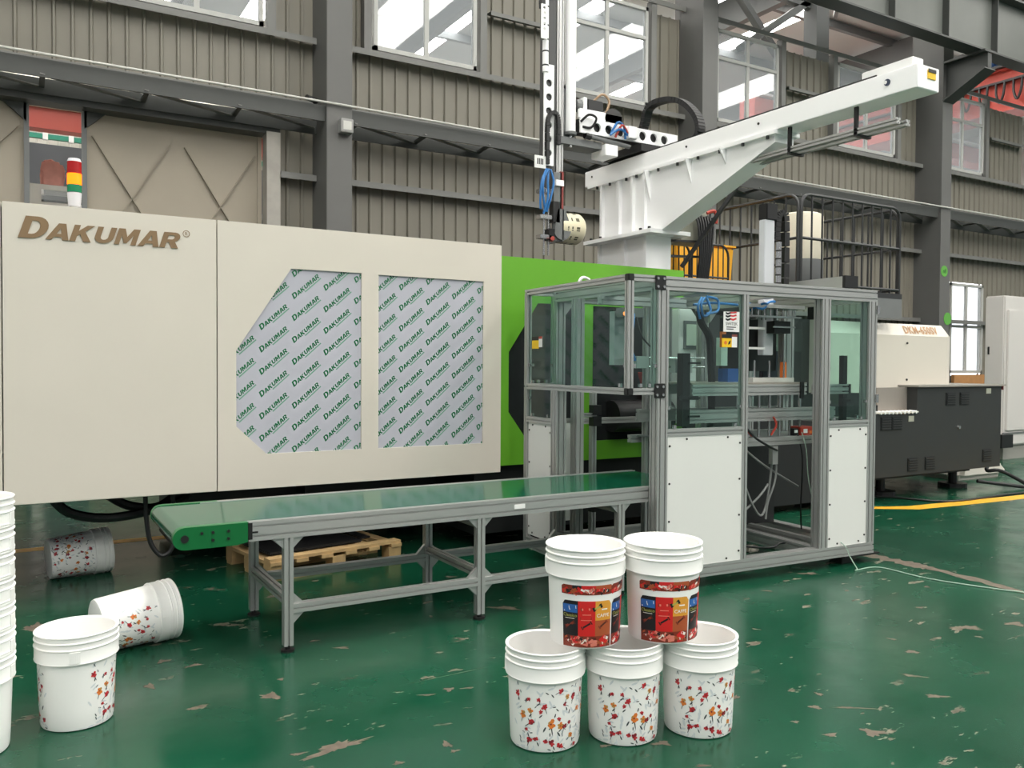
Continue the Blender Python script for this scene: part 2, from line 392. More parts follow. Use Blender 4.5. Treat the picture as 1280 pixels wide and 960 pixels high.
# sliding doors in the first bay
def door(n, x0, x1, z1, y=10.26):
    t = thing('door_%d' % n, None, None, (x0, y, 0), kind='structure')
    B(x0, x1, y, y+.05, 0.03, z1).build('door_leaf', M_door, t, world=True)
    B(x0, x0+.05, y-.02, y, 0.03, z1).build('door_stile', M_door, t, world=True)
    B(x1-.05, x1, y-.02, y, 0.03, z1).build('door_stile', M_door, t, world=True)
    mb = mat('door diagonal strip', (151, 143, 128), .6)  # slightly darker colour for the crossed diagonal strips on the leaf
    k = (x1-x0)/2.
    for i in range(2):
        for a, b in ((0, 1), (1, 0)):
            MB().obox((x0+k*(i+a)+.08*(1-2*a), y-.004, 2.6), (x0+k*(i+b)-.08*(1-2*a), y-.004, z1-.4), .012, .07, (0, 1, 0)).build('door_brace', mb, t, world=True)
    return t
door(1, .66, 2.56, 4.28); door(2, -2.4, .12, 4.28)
tr = thing('trim_1', None, None, (2.6, 10.1, 0), kind='structure')
B(2.56, 2.72, 10.0, 10.2, 0, 4.14).build('door_post', mat('pale scuffed post', (168, 164, 156), .6, var=.2, scale=3), tr, world=True)
B(-4, 2.72, 10.02, 10.25, 4.12, 4.34).build('header', M_gird, tr, world=True)
for x in (.12, .66):
    MB().prism([(x, 4.13), (x+(.22 if x > .5 else -.22), 4.13), (x, 3.93)], lambda a, b, d: (a, d, b), 10.2, 10.25).build('corner_plate', M_gird, tr, world=True)
    B(x-.025, x+.025, 10.2, 10.26, 0, 4.12).build('edge_post', M_grey, tr, world=True)

# columns
SPOTS = ['grey steel column with the junction box, next to the beige sliding doors', 'grey steel column behind the raised robot beam', 'grey steel column with round green stickers beside the black cabinet']
for (x0, x1), lb in zip(((3.152, 3.46), (9.02, 9.33), (15.10, 15.41)), SPOTS):
    t = thing('steel_column', lb, 'column', ((x0+x1)/2, 9.9, 0), group='wall columns')
    B(x0, x1, 9.6, 9.618, 0, 8.4).build('flange', M_colm, t, world=True)
    B(x0, x1, 10.22, 10.238, 0, 8.4).build('flange', M_colm, t, world=True)
    B((x0+x1)/2-.007, (x0+x1)/2+.007, 9.618, 10.22, 0, 8.4).build('web', M_colm, t, world=True)
    for s in (x0, x1-.006): B(s, s+.006, 9.62, 10.22, 0, 8.4).build('side_plate', M_colm, t, world=True)
    B(x0-.1, x1+.1, 9.5, 10.3, 0, .03).build('base_plate', M_colm, t, world=True)
st = mat('green round sticker', (98, 170, 72), .5)
for (x, z, r, lb) in ((15.23, 3.245, .105, 'round green numbered sticker high on the steel column'), (15.36, 2.344, .12, 'round green sticker at cabinet height on the steel column')):
    t = thing('round_sticker', lb, 'sticker', (x, 9.598, z))
    MB().cyl((0, 0, 0), (0, -.006, 0), r, n=20).build('disc', st, t)
    if z > 3:
        v, f = fit_text('n8', .09, .08, 0, .02); MB().add([(a-.045, -.008, b-.04) for a, b, c in v], f).build('lettering', mat('dark green ink', (40, 96, 40), .5), t)

# wind truss along the wall (chords and lacing) in each bay, conduit in front of the columns
for i, (x0, x1) in enumerate(BAYS):
    t = thing('wind_truss', ['dark wind truss above the beige sliding doors', 'wind truss on the wall behind the vertical robot arm', 'wind truss behind the black safety cage', 'wind truss above the ground-level window'][i], 'truss', (x0, 9.9, 4.3), group='wind trusses along the wall')
    B(x0, x1, 9.66, 9.68, 4.26, 4.44).build('chord', M_gird, t, world=True)
    B(x0, x1, 9.68, 9.76, 4.42, 4.44).build('chord_flange', M_gird, t, world=True)
    B(x0, x1, 9.98, 10.0, 4.18, 4.34).build('chord', M_gird, t, world=True)
    x0 += .04; x1 -= .04; n = 6; k = (x1-x0)/n
    for j in range(n):
        a = x0+k*j; b = a+k
        MB().obox((a, 9.68, 4.29), (b, 9.98, 4.25), .07, .012).build('lacing_bar', M_girt, t, world=True)
        MB().obox((a+.03, 9.68, 4.28), (a+.03, 9.98, 4.26), .05, .03).build('strut', M_gird, t, world=True)
tag(MB().tube([(-4, 9.57, 4.47), (3.3, 9.57, 4.455), (6.2, 9.57, 4.43), (9.2, 9.57, 4.455), (15.2, 9.57, 4.45), (21, 9.57, 4.45)], .014, 8).build('conduit_pipe', mat('pale conduit', (196, 196, 190), .4)), 'thin pale conduit pipe running along the wall across the columns', 'pipe')
lb_ = thing('junction_box', 'small grey box fixed on the column beside the conduit', 'box', (3.36, 9.53, 4.2))
MB().box(-.075, .075, -.05, .07, -.08, .08).build('housing', mat('box grey', (150, 150, 148), .5), lb_, bevel=.006)
MB().box(-.05, .05, -.056, -.05, -.05, .05).build('cover', mat('pale conduit', (196, 196, 190)), lb_)
lc = thing('wall_camera', 'small black camera beside the first steel column', 'camera', (3.02, 9.7, 4.44))
MB().cyl((-.1, -.08, .05), (.04, 0, .05), .032, n=12).build('camera_body', M_black, lc); MB().obox((0, 0, .04), (.1, .05, -.04), .02, .02).build('bracket', M_black, lc)

# crane runway girder in front of the columns
t = thing('runway_girder', 'dark riveted crane runway girder resting on the column bracket', 'girder', (15, 9.0, 7.2))
B(9.0, 24, 8.86, 9.16, 7.17, 7.20).build('bottom_flange', M_gird, t, world=True)
B(9.0, 24, 9.0, 9.02, 7.20, 8.25).build('web', mat('girder web', (100, 103, 99), .5, var=.06, scale=2), t, world=True)
B(9.0, 24, 8.82, 9.2, 8.25, 8.29).build('top_flange', M_gird, t, world=True)
for i in range(10): B(9.6+1.5*i, 9.616+1.5*i, 8.88, 9.0, 7.2, 8.25).build('stiffener', M_gird, t, world=True)
for (x0, x1), lb in (((15.10, 15.41), 'welded bracket on the steel column carrying the runway girder'),):
    t = thing('column_bracket', lb, 'bracket', (x0, 9.5, 6.7))
    MB().prism([(9.6, 6.45), (8.82, 6.85), (8.82, 7.17), (9.6, 7.17)], lambda a, b, d: (d, a, b), x0+.10, x0+.22).build('web', M_gird, t, world=True)
    B(x0-.02, x1+.02, 8.8, 9.6, 7.13, 7.17).build('seat_plate', M_gird, t, world=True)
    MB().obox((x0+.155, 9.6, 6.44), (x0+.155, 8.81, 6.84), .34, .03).build('lower_flange', M_gird, t, world=True)

# --- roof of this hall with rooflight strips, and the neighbouring hall
ceil = thing('ceiling', None, None, (9, 0, 10.4), kind='structure')
M_roof = mat('roof sheet', (186, 186, 184), .5)
def skymat(name, s):
    m = mat(name, (255, 252, 246), .5, emit=s); return m
M_sky1 = skymat('rooflight', SKY_STRENGTH); M_sky2 = skymat('rooflight far', SKY_STRENGTH_FAR)
def roof(y0, y1, z, strips, m_s, x0=-14., x1=34.):
    e = x0
    for a, b in strips:
        B(e, a, y0, y1, z, z+.06).build('roof_sheet', M_roof, ceil, world=True)
        B(a, b, y0, y1, z+.02, z+.05).build('rooflight', m_s, ceil, world=True)
        e = b
    B(e, x1, y0, y1, z, z+.06).build('roof_sheet', M_roof, ceil, world=True)
roof(-14, 7.4, 10.4, [(-9, -8.2), (-3.8, -2.8), (2, 3.4), (8, 9.4), (14, 15.4), (20, 21.4)], M_sky1)
B(-14, 34, 7.4, 10.2, 10.4, 10.46).build('roof_sheet', M_roof, ceil, world=True)
roof(10.2, 34, 10.6, [(-4.5, -3.9), (.2, .8), (5.2, 5.8), (10.0, 10.6), (12.6, 13.2), (15.2, 15.8), (17.4, 18.0), (25.5, 26.1)], M_sky2)
far = thing('wall_far', None, None, (9, 30, 0), kind='structure')
sheet(-14, 34, 0, 10.6, 30, .3, .04, mat('far wall sheet', (176, 174, 164), .5), far)
ew = thing('wall_right', None, None, (33, 20, 0), kind='structure')
for bx in ((33, 33.1, 10.3, 17, 0, 10.6), (33, 33.1, 24, 34, 0, 10.6), (33, 33.1, 17, 24, 0, .9), (33, 33.1, 17, 24, 6, 10.6)): B(*bx).build('wall_sheet', M_roof, ew, world=True)
w8 = thing('window_8', None, None, (33, 20, .9), kind='structure')  # added glowing panes, no known window; they whiten the ground-level window's view
for k in range(6): B(33.02, 33.05, 17+k*7/6+.04, 17+(k+1)*7/6-.04, .95, 5.95).build('glow_pane', mat('glow pane', (250, 252, 255), .5, emit=2.2), w8, world=True)
for k in range(7): B(33.0, 33.08, 17+k*7/6-.04, 17+k*7/6+.04, .9, 6).build('mullion', M_grey, w8, world=True)
M_tr = mat('truss grey', (96, 98, 98), .5)
for k, x in enumerate((3.3, 9.2, 15.25, 21.2)):
    t = thing('roof_rafter', ['rafter of the neighbouring hall over the sliding doors', 'rafter of the neighbouring hall seen over the robot beam', 'rafter of the neighbouring hall behind the runway girder', 'rafter of the neighbouring hall above the red crane'][k], 'rafter', (x, 20, 10))
    B(x-.1, x+.1, 10.3, 29.5, 9.75, 10.45).build('rafter_web', M_tr, t, world=True)
    for y in (12, 17, 22, 27): MB().obox((x+.1, y, 9.9), (x+2.9, y+2.5, 10.4), .1, .1).build('knee_brace', M_tr, t, world=True)
for k, y in enumerate((12.0, 15., 18., 21., 24.)):
    tag(B(-4, 30, y-.06, y+.06, 10.36, 10.56).build('purlin', M_tr), ['roof purlin next behind the wall, above the level tie bar', 'second roof purlin beyond the wall', 'third roof purlin beyond the wall', 'fourth roof purlin beyond the wall', 'fifth roof purlin beyond the wall, above the dark partition'][k], 'purlin', 'roof purlins')
def brace(x0, x1, y0, y1, z0, z1, lb):
    tag(MB().obox((x0, y0, z0), (x1, y1, z1), .12, .12).build('roof_brace', M_tr), lb, 'brace')
brace(9.4, 12.6, 11, 11.2, 9.6, 7.1, 'steep diagonal brace in the open gap above the wall')
brace(9.4, 13.0, 11, 11, 8.3, 8.25, 'level tie bar in the open gap above the wall')
brace(11.2, 13.1, 11, 11, 7.1, 8.4, 'rising diagonal brace in the open gap above the wall')
tag(B(13.0, 13.35, 10.8, 11.1, 6.9, 10.3).build('roof_post', M_tr), 'grey post standing in the open gap above the wall', 'post')
# red bridge crane in the neighbouring hall
t = thing('bridge_crane', 'red bridge crane with a blue hoist beyond the wall', 'crane', (20.3, 16, 7.4))
B(20.0, 20.6, 10.5, 28, 7.45, 8.36).build('bridge_girder', M_red, t, world=True)
B(19.9, 20.7, 10.5, 28, 8.36, 8.41).build('top_plate', M_red, t, world=True)
B(19.9, 20.7, 10.5, 28, 7.40, 7.45).build('bottom_plate', M_red, t, world=True)
mbl = mat('blue hoist paint', (44, 82, 134), .45)
MB().cyl((20.1, 10.95, 8.72), (20.1, 12.1, 8.72), .23, n=20).build('hoist_drum', mbl, t, smooth=True, world=True)
for k in range(6): MB().cyl((20.1, 11.0+.2*k, 8.72), (20.1, 11.05+.2*k, 8.72), .255, n=20).build('drum_rib', mbl, t, smooth=True, world=True)
B(19.8, 20.4, 12.1, 12.35, 8.45, 9.0).build('hoist_gearbox', M_black, t, world=True)
B(19.8, 20.7, 10.9, 12.4, 8.41, 8.47).build('trolley_frame', M_black, t, world=True)
for y in (10.75, 11.15, 11.55, 11.95):
    MB().tube(smooth_path([(19.92, y, 8.1), (19.9, y+.02, 7.8), (19.9, y+.1, 7.62), (19.9, y+.18, 7.8), (19.92, y+.2, 8.1)]), .03, 6).build('festoon_cable', M_black, t, world=True)
B(19.9, 19.98, 10.5, 28, 8.08, 8.13).build('festoon_rail', M_black, t, world=True)
t = thing('distant_crane', 'distant red crane girder seen through the high windows', 'crane', (26, 18, 8.6))
B(19, 32.9, 18, 18.6, 8.9, 9.45).build('bridge_girder', M_red, t, world=True)
B(19, 32.9, 17.9, 18.7, 9.5, 9.58).build('walkway', M_whi, t, world=True)
# things seen through the gap between the sliding doors
t = thing('crane_beam', 'red crane beam seen through the gap between the doors', 'beam', (.7, 22, 6.6))
B(-6, 8, 21.8, 22.2, 6.68, 7.14).build('beam_web', mat('faded red paint', (168, 70, 58), .5), t, world=True)
B(-6, 8, 21.7, 22.3, 7.14, 7.2).build('beam_flange', mat('pale cream', (206, 196, 172), .5), t, world=True)
t = thing('power_rail', 'thin green power rail under the red crane beam', 'rail', (.7, 21, 6.2))
B(-6, 8, 20.95, 21.05, 6.26, 6.36).build('rail_body', mat('teal green', (34, 138, 112), .4), t, world=True)
for x in (.55, 1.05): B(x, x+.1, 20.93, 21.07, 6.24, 6.38).build('clip', M_whi, t, world=True)
t = thing('dark_partition', 'dark grey partition behind the gap between the doors', 'partition', (1, 19, 0))
B(-6, 8, 19, 19.1, 0, 5.7).build('panel', mat('dark partition grey', (74, 76, 80), .5, var=.1, scale=1), t, world=True)
B(-6, 8, 18.95, 19, 4.6, 4.72).build('rail', M_grey, t, world=True)
t = thing('white_frame_booth', 'white framed booth showing through the gap between the doors', 'booth', (.4, 12.2, 0))
B(.14, .30, 12.2, 12.5, 0, 3.66).build('post', M_whi, t, world=True)
for z in (3.60, 3.38): B(.30, 1.1, 12.2, 12.26, z, z+.06).build('bar', M_whi, t, world=True)
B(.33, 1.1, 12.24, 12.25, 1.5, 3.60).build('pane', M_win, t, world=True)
B(.14, 1.1, 12.26, 12.8, 3.63, 3.66).build('top', M_whi, t, world=True)
t = thing('pink_sack', 'faded pink sack on top of the white framed booth', 'sack', (.42, 12.45, 3.66))
MB().prism([(-.12, 0), (.13, 0), (.17, .2), (.12, .33), (-.1, .35), (-.13, .2)], lambda a, b, d: (a, d, b), -.1, .1).build('sack_body', mat('pink cloth', (196, 138, 128), .8, var=.15, scale=9), t, bevel=.03)
MB().tube([(.1, 0, .31), (.0, -.03, .36), (-.08, 0, .34)], .012, 6).build('sack_fold', mat('pink cloth', (196, 138, 128)), t)
t = thing('dark_motor', 'dark machine part on the white framed booth beside the sack', 'motor', (.74, 12.5, 3.66))
MB().cyl((-.14, 0, .16), (.16, 0, .16), .15, n=16).build('motor_body', M_black, t, smooth=True); B(-.12, .14, -.1, .1, 0, .06).build('motor_foot', M_black, t)

# ================================================================== INJECTION MOULDING MACHINE
YF = 5.5
mc = thing('injection_molding_machine', 'long cream and green injection molding machine with bronze lettering', 'machine', (4.9, 6.5, 0))
ZB, ZTOP = .605, 2.315
B(-.058, 1.094, YF, YF+.03, ZB, ZTOP).build('guard_panel', M_white, mc, bevel=.003, world=True)
B(-1.9, -.064, YF, YF+.03, ZB, ZTOP).build('guard_panel', M_white, mc, bevel=.003, world=True)
def poly_panel(name, outer, holes, y0, y1, m, parent):
    """flat panel in XZ with holes, by triangle fill"""
    bm = bmesh.new(); es = []
    for lp in [outer]+holes:
        vs = [bm.verts.new((a, y0, b)) for a, b in lp]
        es += [bm.edges.new((vs[i], vs[(i+1) % len(vs)])) for i in range(len(vs))]
    bmesh.ops.triangle_fill(bm, edges=es, use_beauty=True)
    r = bmesh.ops.extrude_face_region(bm, geom=bm.faces[:])
    for v in r['geom']:
        if isinstance(v, bmesh.types.BMVert): v.co.y = y1
    bmesh.ops.recalc_face_normals(bm, faces=bm.faces)
    bmesh.ops.transform(bm, matrix=W[root_of(parent).name].inverted(), verts=bm.verts)
    me = bpy.data.meshes.new(name); bm.to_mesh(me); bm.free(); me.materials.append(m)
    return link(name, me, parent)
F1 = [(1.214, 1.013), (1.404, .829), (2.053, .829), (2.053, 2.04), (1.566, 2.04), (1.214, 1.498)]
F2 = [(2.177, .829), (3.007, .829), (3.007, 2.036), (2.177, 2.036)]
poly_panel('guard_door', [(1.1, ZB), (3.16, ZB), (3.16, ZTOP), (1.1, ZTOP)], [F1, F2], YF, YF+.03, M_white, mc)
# top and depth of the clamp guard
B(-1.9, 3.16, YF+.03, 7.5, ZTOP-.03, ZTOP-.005).build('guard_roof', M_white, mc, world=True)
B(-1.9, 3.16, 7.47, 7.5, ZB, ZTOP-.03).build('rear_guard', M_white, mc, world=True)
B(3.13, 3.16, YF+.03, 7.47, ZB, ZTOP-.03).build('end_guard', M_white, mc, world=True)
B(-1.93, -1.9, YF, 7.5, ZB, ZTOP).build('end_guard', M_white, mc, world=True)
B(-1.9, 3.1, 5.7, 7.45, .63, .72).build('guard_underside', M_bed, mc, world=True)
WV, WF = wordmark(.235, .036)
# underline that runs along each printed word
def film(poly, cols, name):
    fo = MB().prism(poly, lambda a, b, d: (a, d, b), YF+.012, YF+.018).build(name, M_film, mc, world=True)
    bm = bmesh.new(); mb = MB(); ang = R(42); ca, sa = math.cos(ang), math.sin(ang)
    for x, z in cols:
        mb.add([(x+a*ca-b*sa, YF+.0112, z+a*sa+b*ca) for a, b, c in WV], WF)
        mb.add([(x+a*ca-b*sa, YF+.0114, z+a*sa+b*ca) for a, b in ((.09, -.014), (.235, -.014), (.235, -.006), (.09, -.006))], [(0, 1, 2, 3)], 1)
    me = mb.mesh('tmp', [M_print, mat('pale green underline', (110, 160, 136), .4)]); bm.from_mesh(me)
    n = len(poly); c = Vector((sum(p[0] for p in poly)/n, 0, sum(p[1] for p in poly)/n))
    for i in range(n):
        p = Vector((poly[i][0], 0, poly[i][1])); q = Vector((poly[(i+1) % n][0], 0, poly[(i+1) % n][1]))
        e = q-p; nr = Vector((e.z, 0, -e.x)).normalized()
        if nr.dot(c-p) > 0: nr = -nr
        bmesh.ops.bisect_plane(bm, geom=bm.verts[:]+bm.edges[:]+bm.faces[:], plane_co=p, plane_no=nr, clear_outer=True)
    bmesh.ops.transform(bm, matrix=W[mc.name].inverted(), verts=bm.verts)
    bm.to_mesh(me); bm.free(); me.name = 'printed_lettering'
    tag(link('printed_lettering', me, fo), kind='stuff')
film(F1, [(1.16+.214*i, .55+.145*j+(.065*i) % .145) for i in range(5) for j in range(11)], 'window_film')
film(F2, [(2.14+.208*i, .58+.145*j+(.05*i) % .145) for i in range(5) for j in range(11)], 'window_film')
v, f = wordmark(.862, .125)
# raised bronze lettering
mb = MB(); n0 = len(v)
mb.add([(.018+a, YF-.003, 2.118+b) for a, b, c in v], f)
lo = mb.build('lettering', M_logo, mc, world=True)
so = lo.modifiers.new('thickness', 'SOLIDIFY'); so.thickness = .006; so.offset = 0
mb = MB(); k = 20
for i in range(k):
    a0, a1 = 2*math.pi*i/k, 2*math.pi*(i+1)/k
    mb.add([(.915+r*math.cos(a), YF-.002, 2.213+r*math.sin(a)) for r, a in ((.021, a0), (.021, a1), (.017, a1), (.017, a0))], [(0, 1, 2, 3)])
v, f = fit_text('R', .014, .02, 0, .01); mb.add([(.908+a, YF-.002, 2.203+b) for a, b, c in v], f)
mb.build('registered_mark', M_logo, mc, world=True)
# green sliding guard with two dark chamfered windows
G1 = [(3.257, 1.055), (3.40, .865), (3.93, .865), (3.93, 1.90), (3.52, 1.90), (3.257, 1.515)]
G2 = [(4.05, .80), (4.86, .80), (4.86, 1.90), (4.05, 1.90)]
poly_panel('green_guard', [(3.16, .645), (5.02, .645), (5.02, 2.245), (3.16, 2.245)], [G1, G2], YF+.05, YF+.08, M_green, mc)
B(3.16, 5.02, YF+.08, 7.4, 2.215, 2.24).build('guard_roof', M_bed, mc, world=True)  # unseen roof coloured dark to keep green bounce light off the robot
M_dglass = mat('dark guard window', (38, 40, 41), .18)
for nm, P in (('dark_window', G1), ('dark_window', G2)):
    MB().prism(P, lambda a, b, d: (a, d, b), YF+.064, YF+.07).build(nm, M_dglass, mc, world=True)
MB().obox((4.52, 5.52, 1.36), (4.63, 5.52, 1.03), .012, .05, (0, 1, 0)).build('red_strap', mat('red strap', (178, 60, 48), .6), mc, world=True)
MB().cyl((4.2, 5.50, 1.0), (4.8, 5.50, 1.0), .13, n=18).build('hose_bundle', M_black, mc, smooth=True, world=True)
# bed
B(1.0, 5.2, 6.55, 7.3, 0.05, .63).build('bed', M_bed, mc, world=True)
B(3.0, 5.1, 5.62, 7.3, .12, .645).build('bed_front', M_bed, mc, world=True)
B(1.9, 3.16, 6.3, 6.55, .3, .6).build('hydraulic_block', M_bed, mc, world=True)
for x in (1.3, 2.9, 4.6):
    MB().cyl((x, 6.8, 0), (x, 6.8, .05), .12, n=14).build('leveling_foot', M_black, mc, world=True)
for x in (-1.5,): B(x, x+.3, 6.3, 7.2, 0, .63).build('tail_support', M_bed, mc, world=True)
for pts in ([(.18, 5.8, .63), (.21, 5.8, .562), (.296, 5.8, .486), (.473, 5.82, .44), (.704, 5.85, .451), (.95, 5.95, .50), (1.05, 6.1, .6)],
            [(.46, 5.9, .63), (.52, 5.9, .56), (.64, 5.9, .49), (.82, 5.95, .47), (1.0, 6.0, .6)],
            [(.70, 5.7, .63), (.705, 5.7, .45), (.73, 5.7, .28), (.80, 5.7, .19), (.87, 5.7, .28), (.86, 5.7, .63)]):
    MB().tube(smooth_path(pts), .03 if pts[0][0] < .6 else .014, 8).build('hydraulic_hose', M_hose, mc, smooth=True, world=True)
# signal light
sg = MB().cyl((.331, 6.0, 2.31), (.331, 6.0, 2.40), .022, n=12).build('signal_light', M_whi, mc, world=True)
MB().cyl((.331, 6.0, 2.33), (.331, 6.0, 2.39), .038, .03, n=14).build('bracket', M_whi, sg, world=True)
MB().cyl((.331, 6.0, 2.40), (.331, 6.0, 2.485), .036, .042, n=18).build('base', mat('grey plastic', (206, 206, 210), .4), sg, smooth=True, world=True)
for nm, z0, z1, c, e in (('green_lens', 2.488, 2.535, (30, 122, 84), 0), ('amber_lens', 2.537, 2.605, (255, 112, 10), 2.0), ('red_lens', 2.607, 2.68, (150, 20, 20), .12)):
    MB().cyl((.331, 6.0, z0), (.331, 6.0, z1), .042, n=18).build(nm, mat(nm, c, .25, emit=e), sg, smooth=True, world=True)
MB().cyl((.331, 6.0, 2.68), (.331, 6.0, 2.70), .042, .034, n=18).build('cap', mat('grey plastic', (206, 206, 210)), sg, world=True)
# injection side: black cabinet in two heights, cream cover
cb = MB().prism([(7.45, .27), (9.88, .27), (9.88, 1.205), (8.29, 1.205), (8.29, .94), (7.45, .94)], lambda a, b, d: (a, d, b), 5.5, 7.3).build('power_cabinet', M_dark, mc, world=True)
B(8.27, 9.92, 5.47, 7.3, 1.205, 1.225).build('worktop', mat('grey top', (150, 146, 138), .4), mc, world=True)
B(7.45, 8.29, 5.48, 5.9, .935, .95).build('lower_top', mat('pale top', (206, 200, 190), .4), mc, world=True)
for i in range(10): MB().cyl((7.66+.065*i, 5.475, .94), (7.66+.065*i, 5.56, .945), .016, n=8).build('roller', M_whi, mc, world=True)
B(7.78, 8.29, 5.62, 5.66, .95, 1.20).build('grey_shield', mat('grey shield', (158, 150, 142), .35, metal=.3), mc, world=True)
B(7.6, 7.7, 5.55, 5.6, .95, 1.02).build('black_clip', M_black, mc, world=True)
B(9.915, 9.93, 5.5, 5.6, 1.16, 1.22).build('red_corner', mat('dark red cap', (130, 52, 50), .4), mc, world=True)
M_lou = mat('louvre black', (26, 27, 28), .5)
for x, z in ((8.80, 1.0), (9.06, 1.0), (7.86, .76), (7.68, .76), (8.14, .31), (8.44, .31), (9.52, .34)):
    h = B(x, x+.17, 5.492, 5.5, z, z+.14).build('vent', M_lou, cb, world=True)
    for j in range(5): B(x+.01, x+.16, 5.484, 5.492, z+.012+.026*j, z+.022+.026*j).build('slat', M_dark, cb, world=True)
for x, z in ((9.57, 1.12), (8.14, .84)): B(x, x+.09, 5.494, 5.5, z, z+.06).build('rating_plate', mat('plate', (170, 172, 158), .4), cb, world=True)
MB().cyl((9.05, 5.5, .75), (9.05, 5.485, .75), .02, n=12).build('lock', M_steel, cb, world=True)
for x in (8.25, 9.6): 
    ft = MB().cyl((x, 5.9, 0), (x, 5.9, .05), .16, n=16).build('leveling_foot', M_black, mc, world=True)
    MB().cyl((x, 5.9, .05), (x, 5.9, .27), .05, n=10).build('stem', M_black, ft, world=True)
B(7.5, 9.7, 5.75, 7.2, .2, .27).build('base_frame', M_bed, mc, world=True)
B(5.1, 7.45, 5.58, 7.3, .08, 1.15).build('injection_bed', M_bed, mc, world=True)
CP = [(5.9, 1.20), (5.9, 1.78), (6.08, 1.93), (6.9, 1.93), (6.9, 1.20)]
def cover(x0, x1):
    mb = MB().prism([(5.72, 1.0), (5.72, 1.765), (5.80, 1.895), (6.9, 1.895), (6.9, 1.0)], lambda a, b, d: (d, a, b), x0, x1); return mb
cv = cover(7.0, 9.16).build('injection_cover', M_white, mc, world=True)
# clip the right upper corner with a chamfer: an extra sloped end piece
MB().add([(9.16, 5.72, 1.0), (9.16, 5.72, 1.765), (9.16, 5.80, 1.895), (9.16, 6.9, 1.895), (9.16, 6.9, 1.0), (9.24, 5.74, 1.0), (9.24, 5.74, 1.765), (9.24, 6.88, 1.765), (9.24, 6.88, 1.0)],
     [(0, 1, 6, 5), (1, 2, 6), (2, 3, 7, 6), (3, 4, 8, 7), (5, 6, 7, 8)]).build('cover_end', M_white, mc, world=True)
for z in (1.68, 1.28): MB().cyl((8.42, 5.72, z), (8.42, 5.71, z), .012, n=8).build('screw', M_screw, cv, world=True)
v, f = fit_text('DKM-650SV', .62, .105, .12, .03, 1.12)
e = Vector((0, .08, .13)).normalized()
MB().add([(8.40+a, 5.72+e.y*(b+.02)-.005, 1.765+e.z*(b+.02)+.003) for a, b, c in v], f).build('lettering', mat('brown lettering', (178, 136, 96), .45), cv, world=True)
B(5.15, 7.0, 5.85, 6.9, 1.15, 1.9).build('barrel_guard', M_dark, mc, world=True)
B(5.2, 6.58, 5.75, 7.1, 2.0, 2.2).build('platform', mat('platform grey', (84, 88, 90), .5), mc, world=True)
# operator panel
op = B(4.82, 5.16, 5.38, 5.54, .98, 1.90).build('operator_panel', mat('panel off-white', (214, 218, 214), .4), mc, bevel=.006, world=True)
B(4.87, 5.12, 5.37, 5.38, 1.56, 1.80).build('screen_bezel', mat('bezel grey', (110, 116, 116), .4), op, world=True)
B(4.895, 5.095, 5.364, 5.37, 1.59, 1.77).build('screen', mat('screen', (190, 204, 186), .2, emit=.15), op, world=True)
for i in range(5): MB().cyl((4.87+.06*i, 5.38, 1.26), (4.87+.06*i, 5.355, 1.26), .016, n=10).build('knob', M_black, op, world=True)
B(4.96, 4.985, 5.374, 5.38, 1.44, 1.52).build('label_strip', M_whi, op, world=True)

# safety cage and tanks on the machine
def hoop(t, pts, n, z0, mid, r=.017):
    """pts: start, end of the top rail; rounded corners; vertical bars"""
    a = Vector(pts[0]); b = Vector(pts[1]); e = (b-a).normalized(); h = a.z-z0; c = .12
    path = [a.copy() for _ in range(0)]
    path = [Vector((a.x, a.y, z0)), Vector((a.x, a.y, a.z-c))] + [a+e*(c-c*math.cos(R(i*22.5)))+Vector((0, 0, -c+c*math.sin(R(i*22.5)))) for i in range(1, 5)]
    path += [b-e*(c-c*math.sin(R(i*22.5)))+Vector((0, 0, -c+c*math.cos(R(i*22.5)))) for i in range(0, 4)] + [Vector((b.x, b.y, b.z-c)), Vector((b.x, b.y, z0))]
    MB().tube(path, r, 8).build('hoop_rail', M_rail, t, smooth=True, world=True)
    for z in mid: MB().tube([Vector((a.x, a.y, z)), Vector((b.x, b.y, z))], r*.85, 8).build('cross_rail', M_rail, t, smooth=True, world=True)
    L = (b-a).length
    for i in range(1, n):
        p = a+e*L*i/n; MB().cyl((p.x, p.y, z0), (p.x, p.y, a.z), r*.62, n=6).build('bar', M_rail, t, world=True)
cg = thing('safety_cage', 'tall black tubular safety cage around the cream material tank', 'railing', (7.3, 6.5, 2.2))
hoop(cg, [(6.63, 5.66, 3.11), (8.17, 5.66, 3.11)], 10, 2.2, (2.24, 2.68))
hoop(cg, [(6.61, 5.68, 3.11), (6.61, 7.5, 3.11)], 12, 2.2, (2.24, 2.68))
hoop(cg, [(8.17, 5.68, 3.11), (8.17, 7.5, 3.11)], 10, 2.2, (2.24, 2.68))
B(6.6, 8.2, 5.64, 7.5, 2.14, 2.2).build('deck', M_rail, cg, world=True)
B(6.6, 6.7, 6.6, 6.8, 1.9, 2.14).build('support_leg', M_rail, cg, world=True); B(8.1, 8.2, 6.6, 6.8, 1.9, 2.14).build('support_leg', M_rail, cg, world=True)
B(7.72, 8.17, 5.62, 5.68, 1.93, 2.14).build('toe_plate', M_grey, cg, world=True)
cg2 = thing('guard_rail', 'low black guard rail around the yellow hopper', 'railing', (5.7, 6.4, 2.2))
hoop(cg2, [(5.2, 6.2, 2.60), (5.68, 6.2, 2.615)], 7, 2.2, (2.3,), .012)
hoop(cg2, [(5.71, 6.2, 2.615), (6.2, 6.2, 2.63)], 7, 2.2, (2.3,), .012)
tk = thing('material_tank', 'cream cylindrical material tank inside the black cage', 'tank', (7.72, 6.6, 2.2))
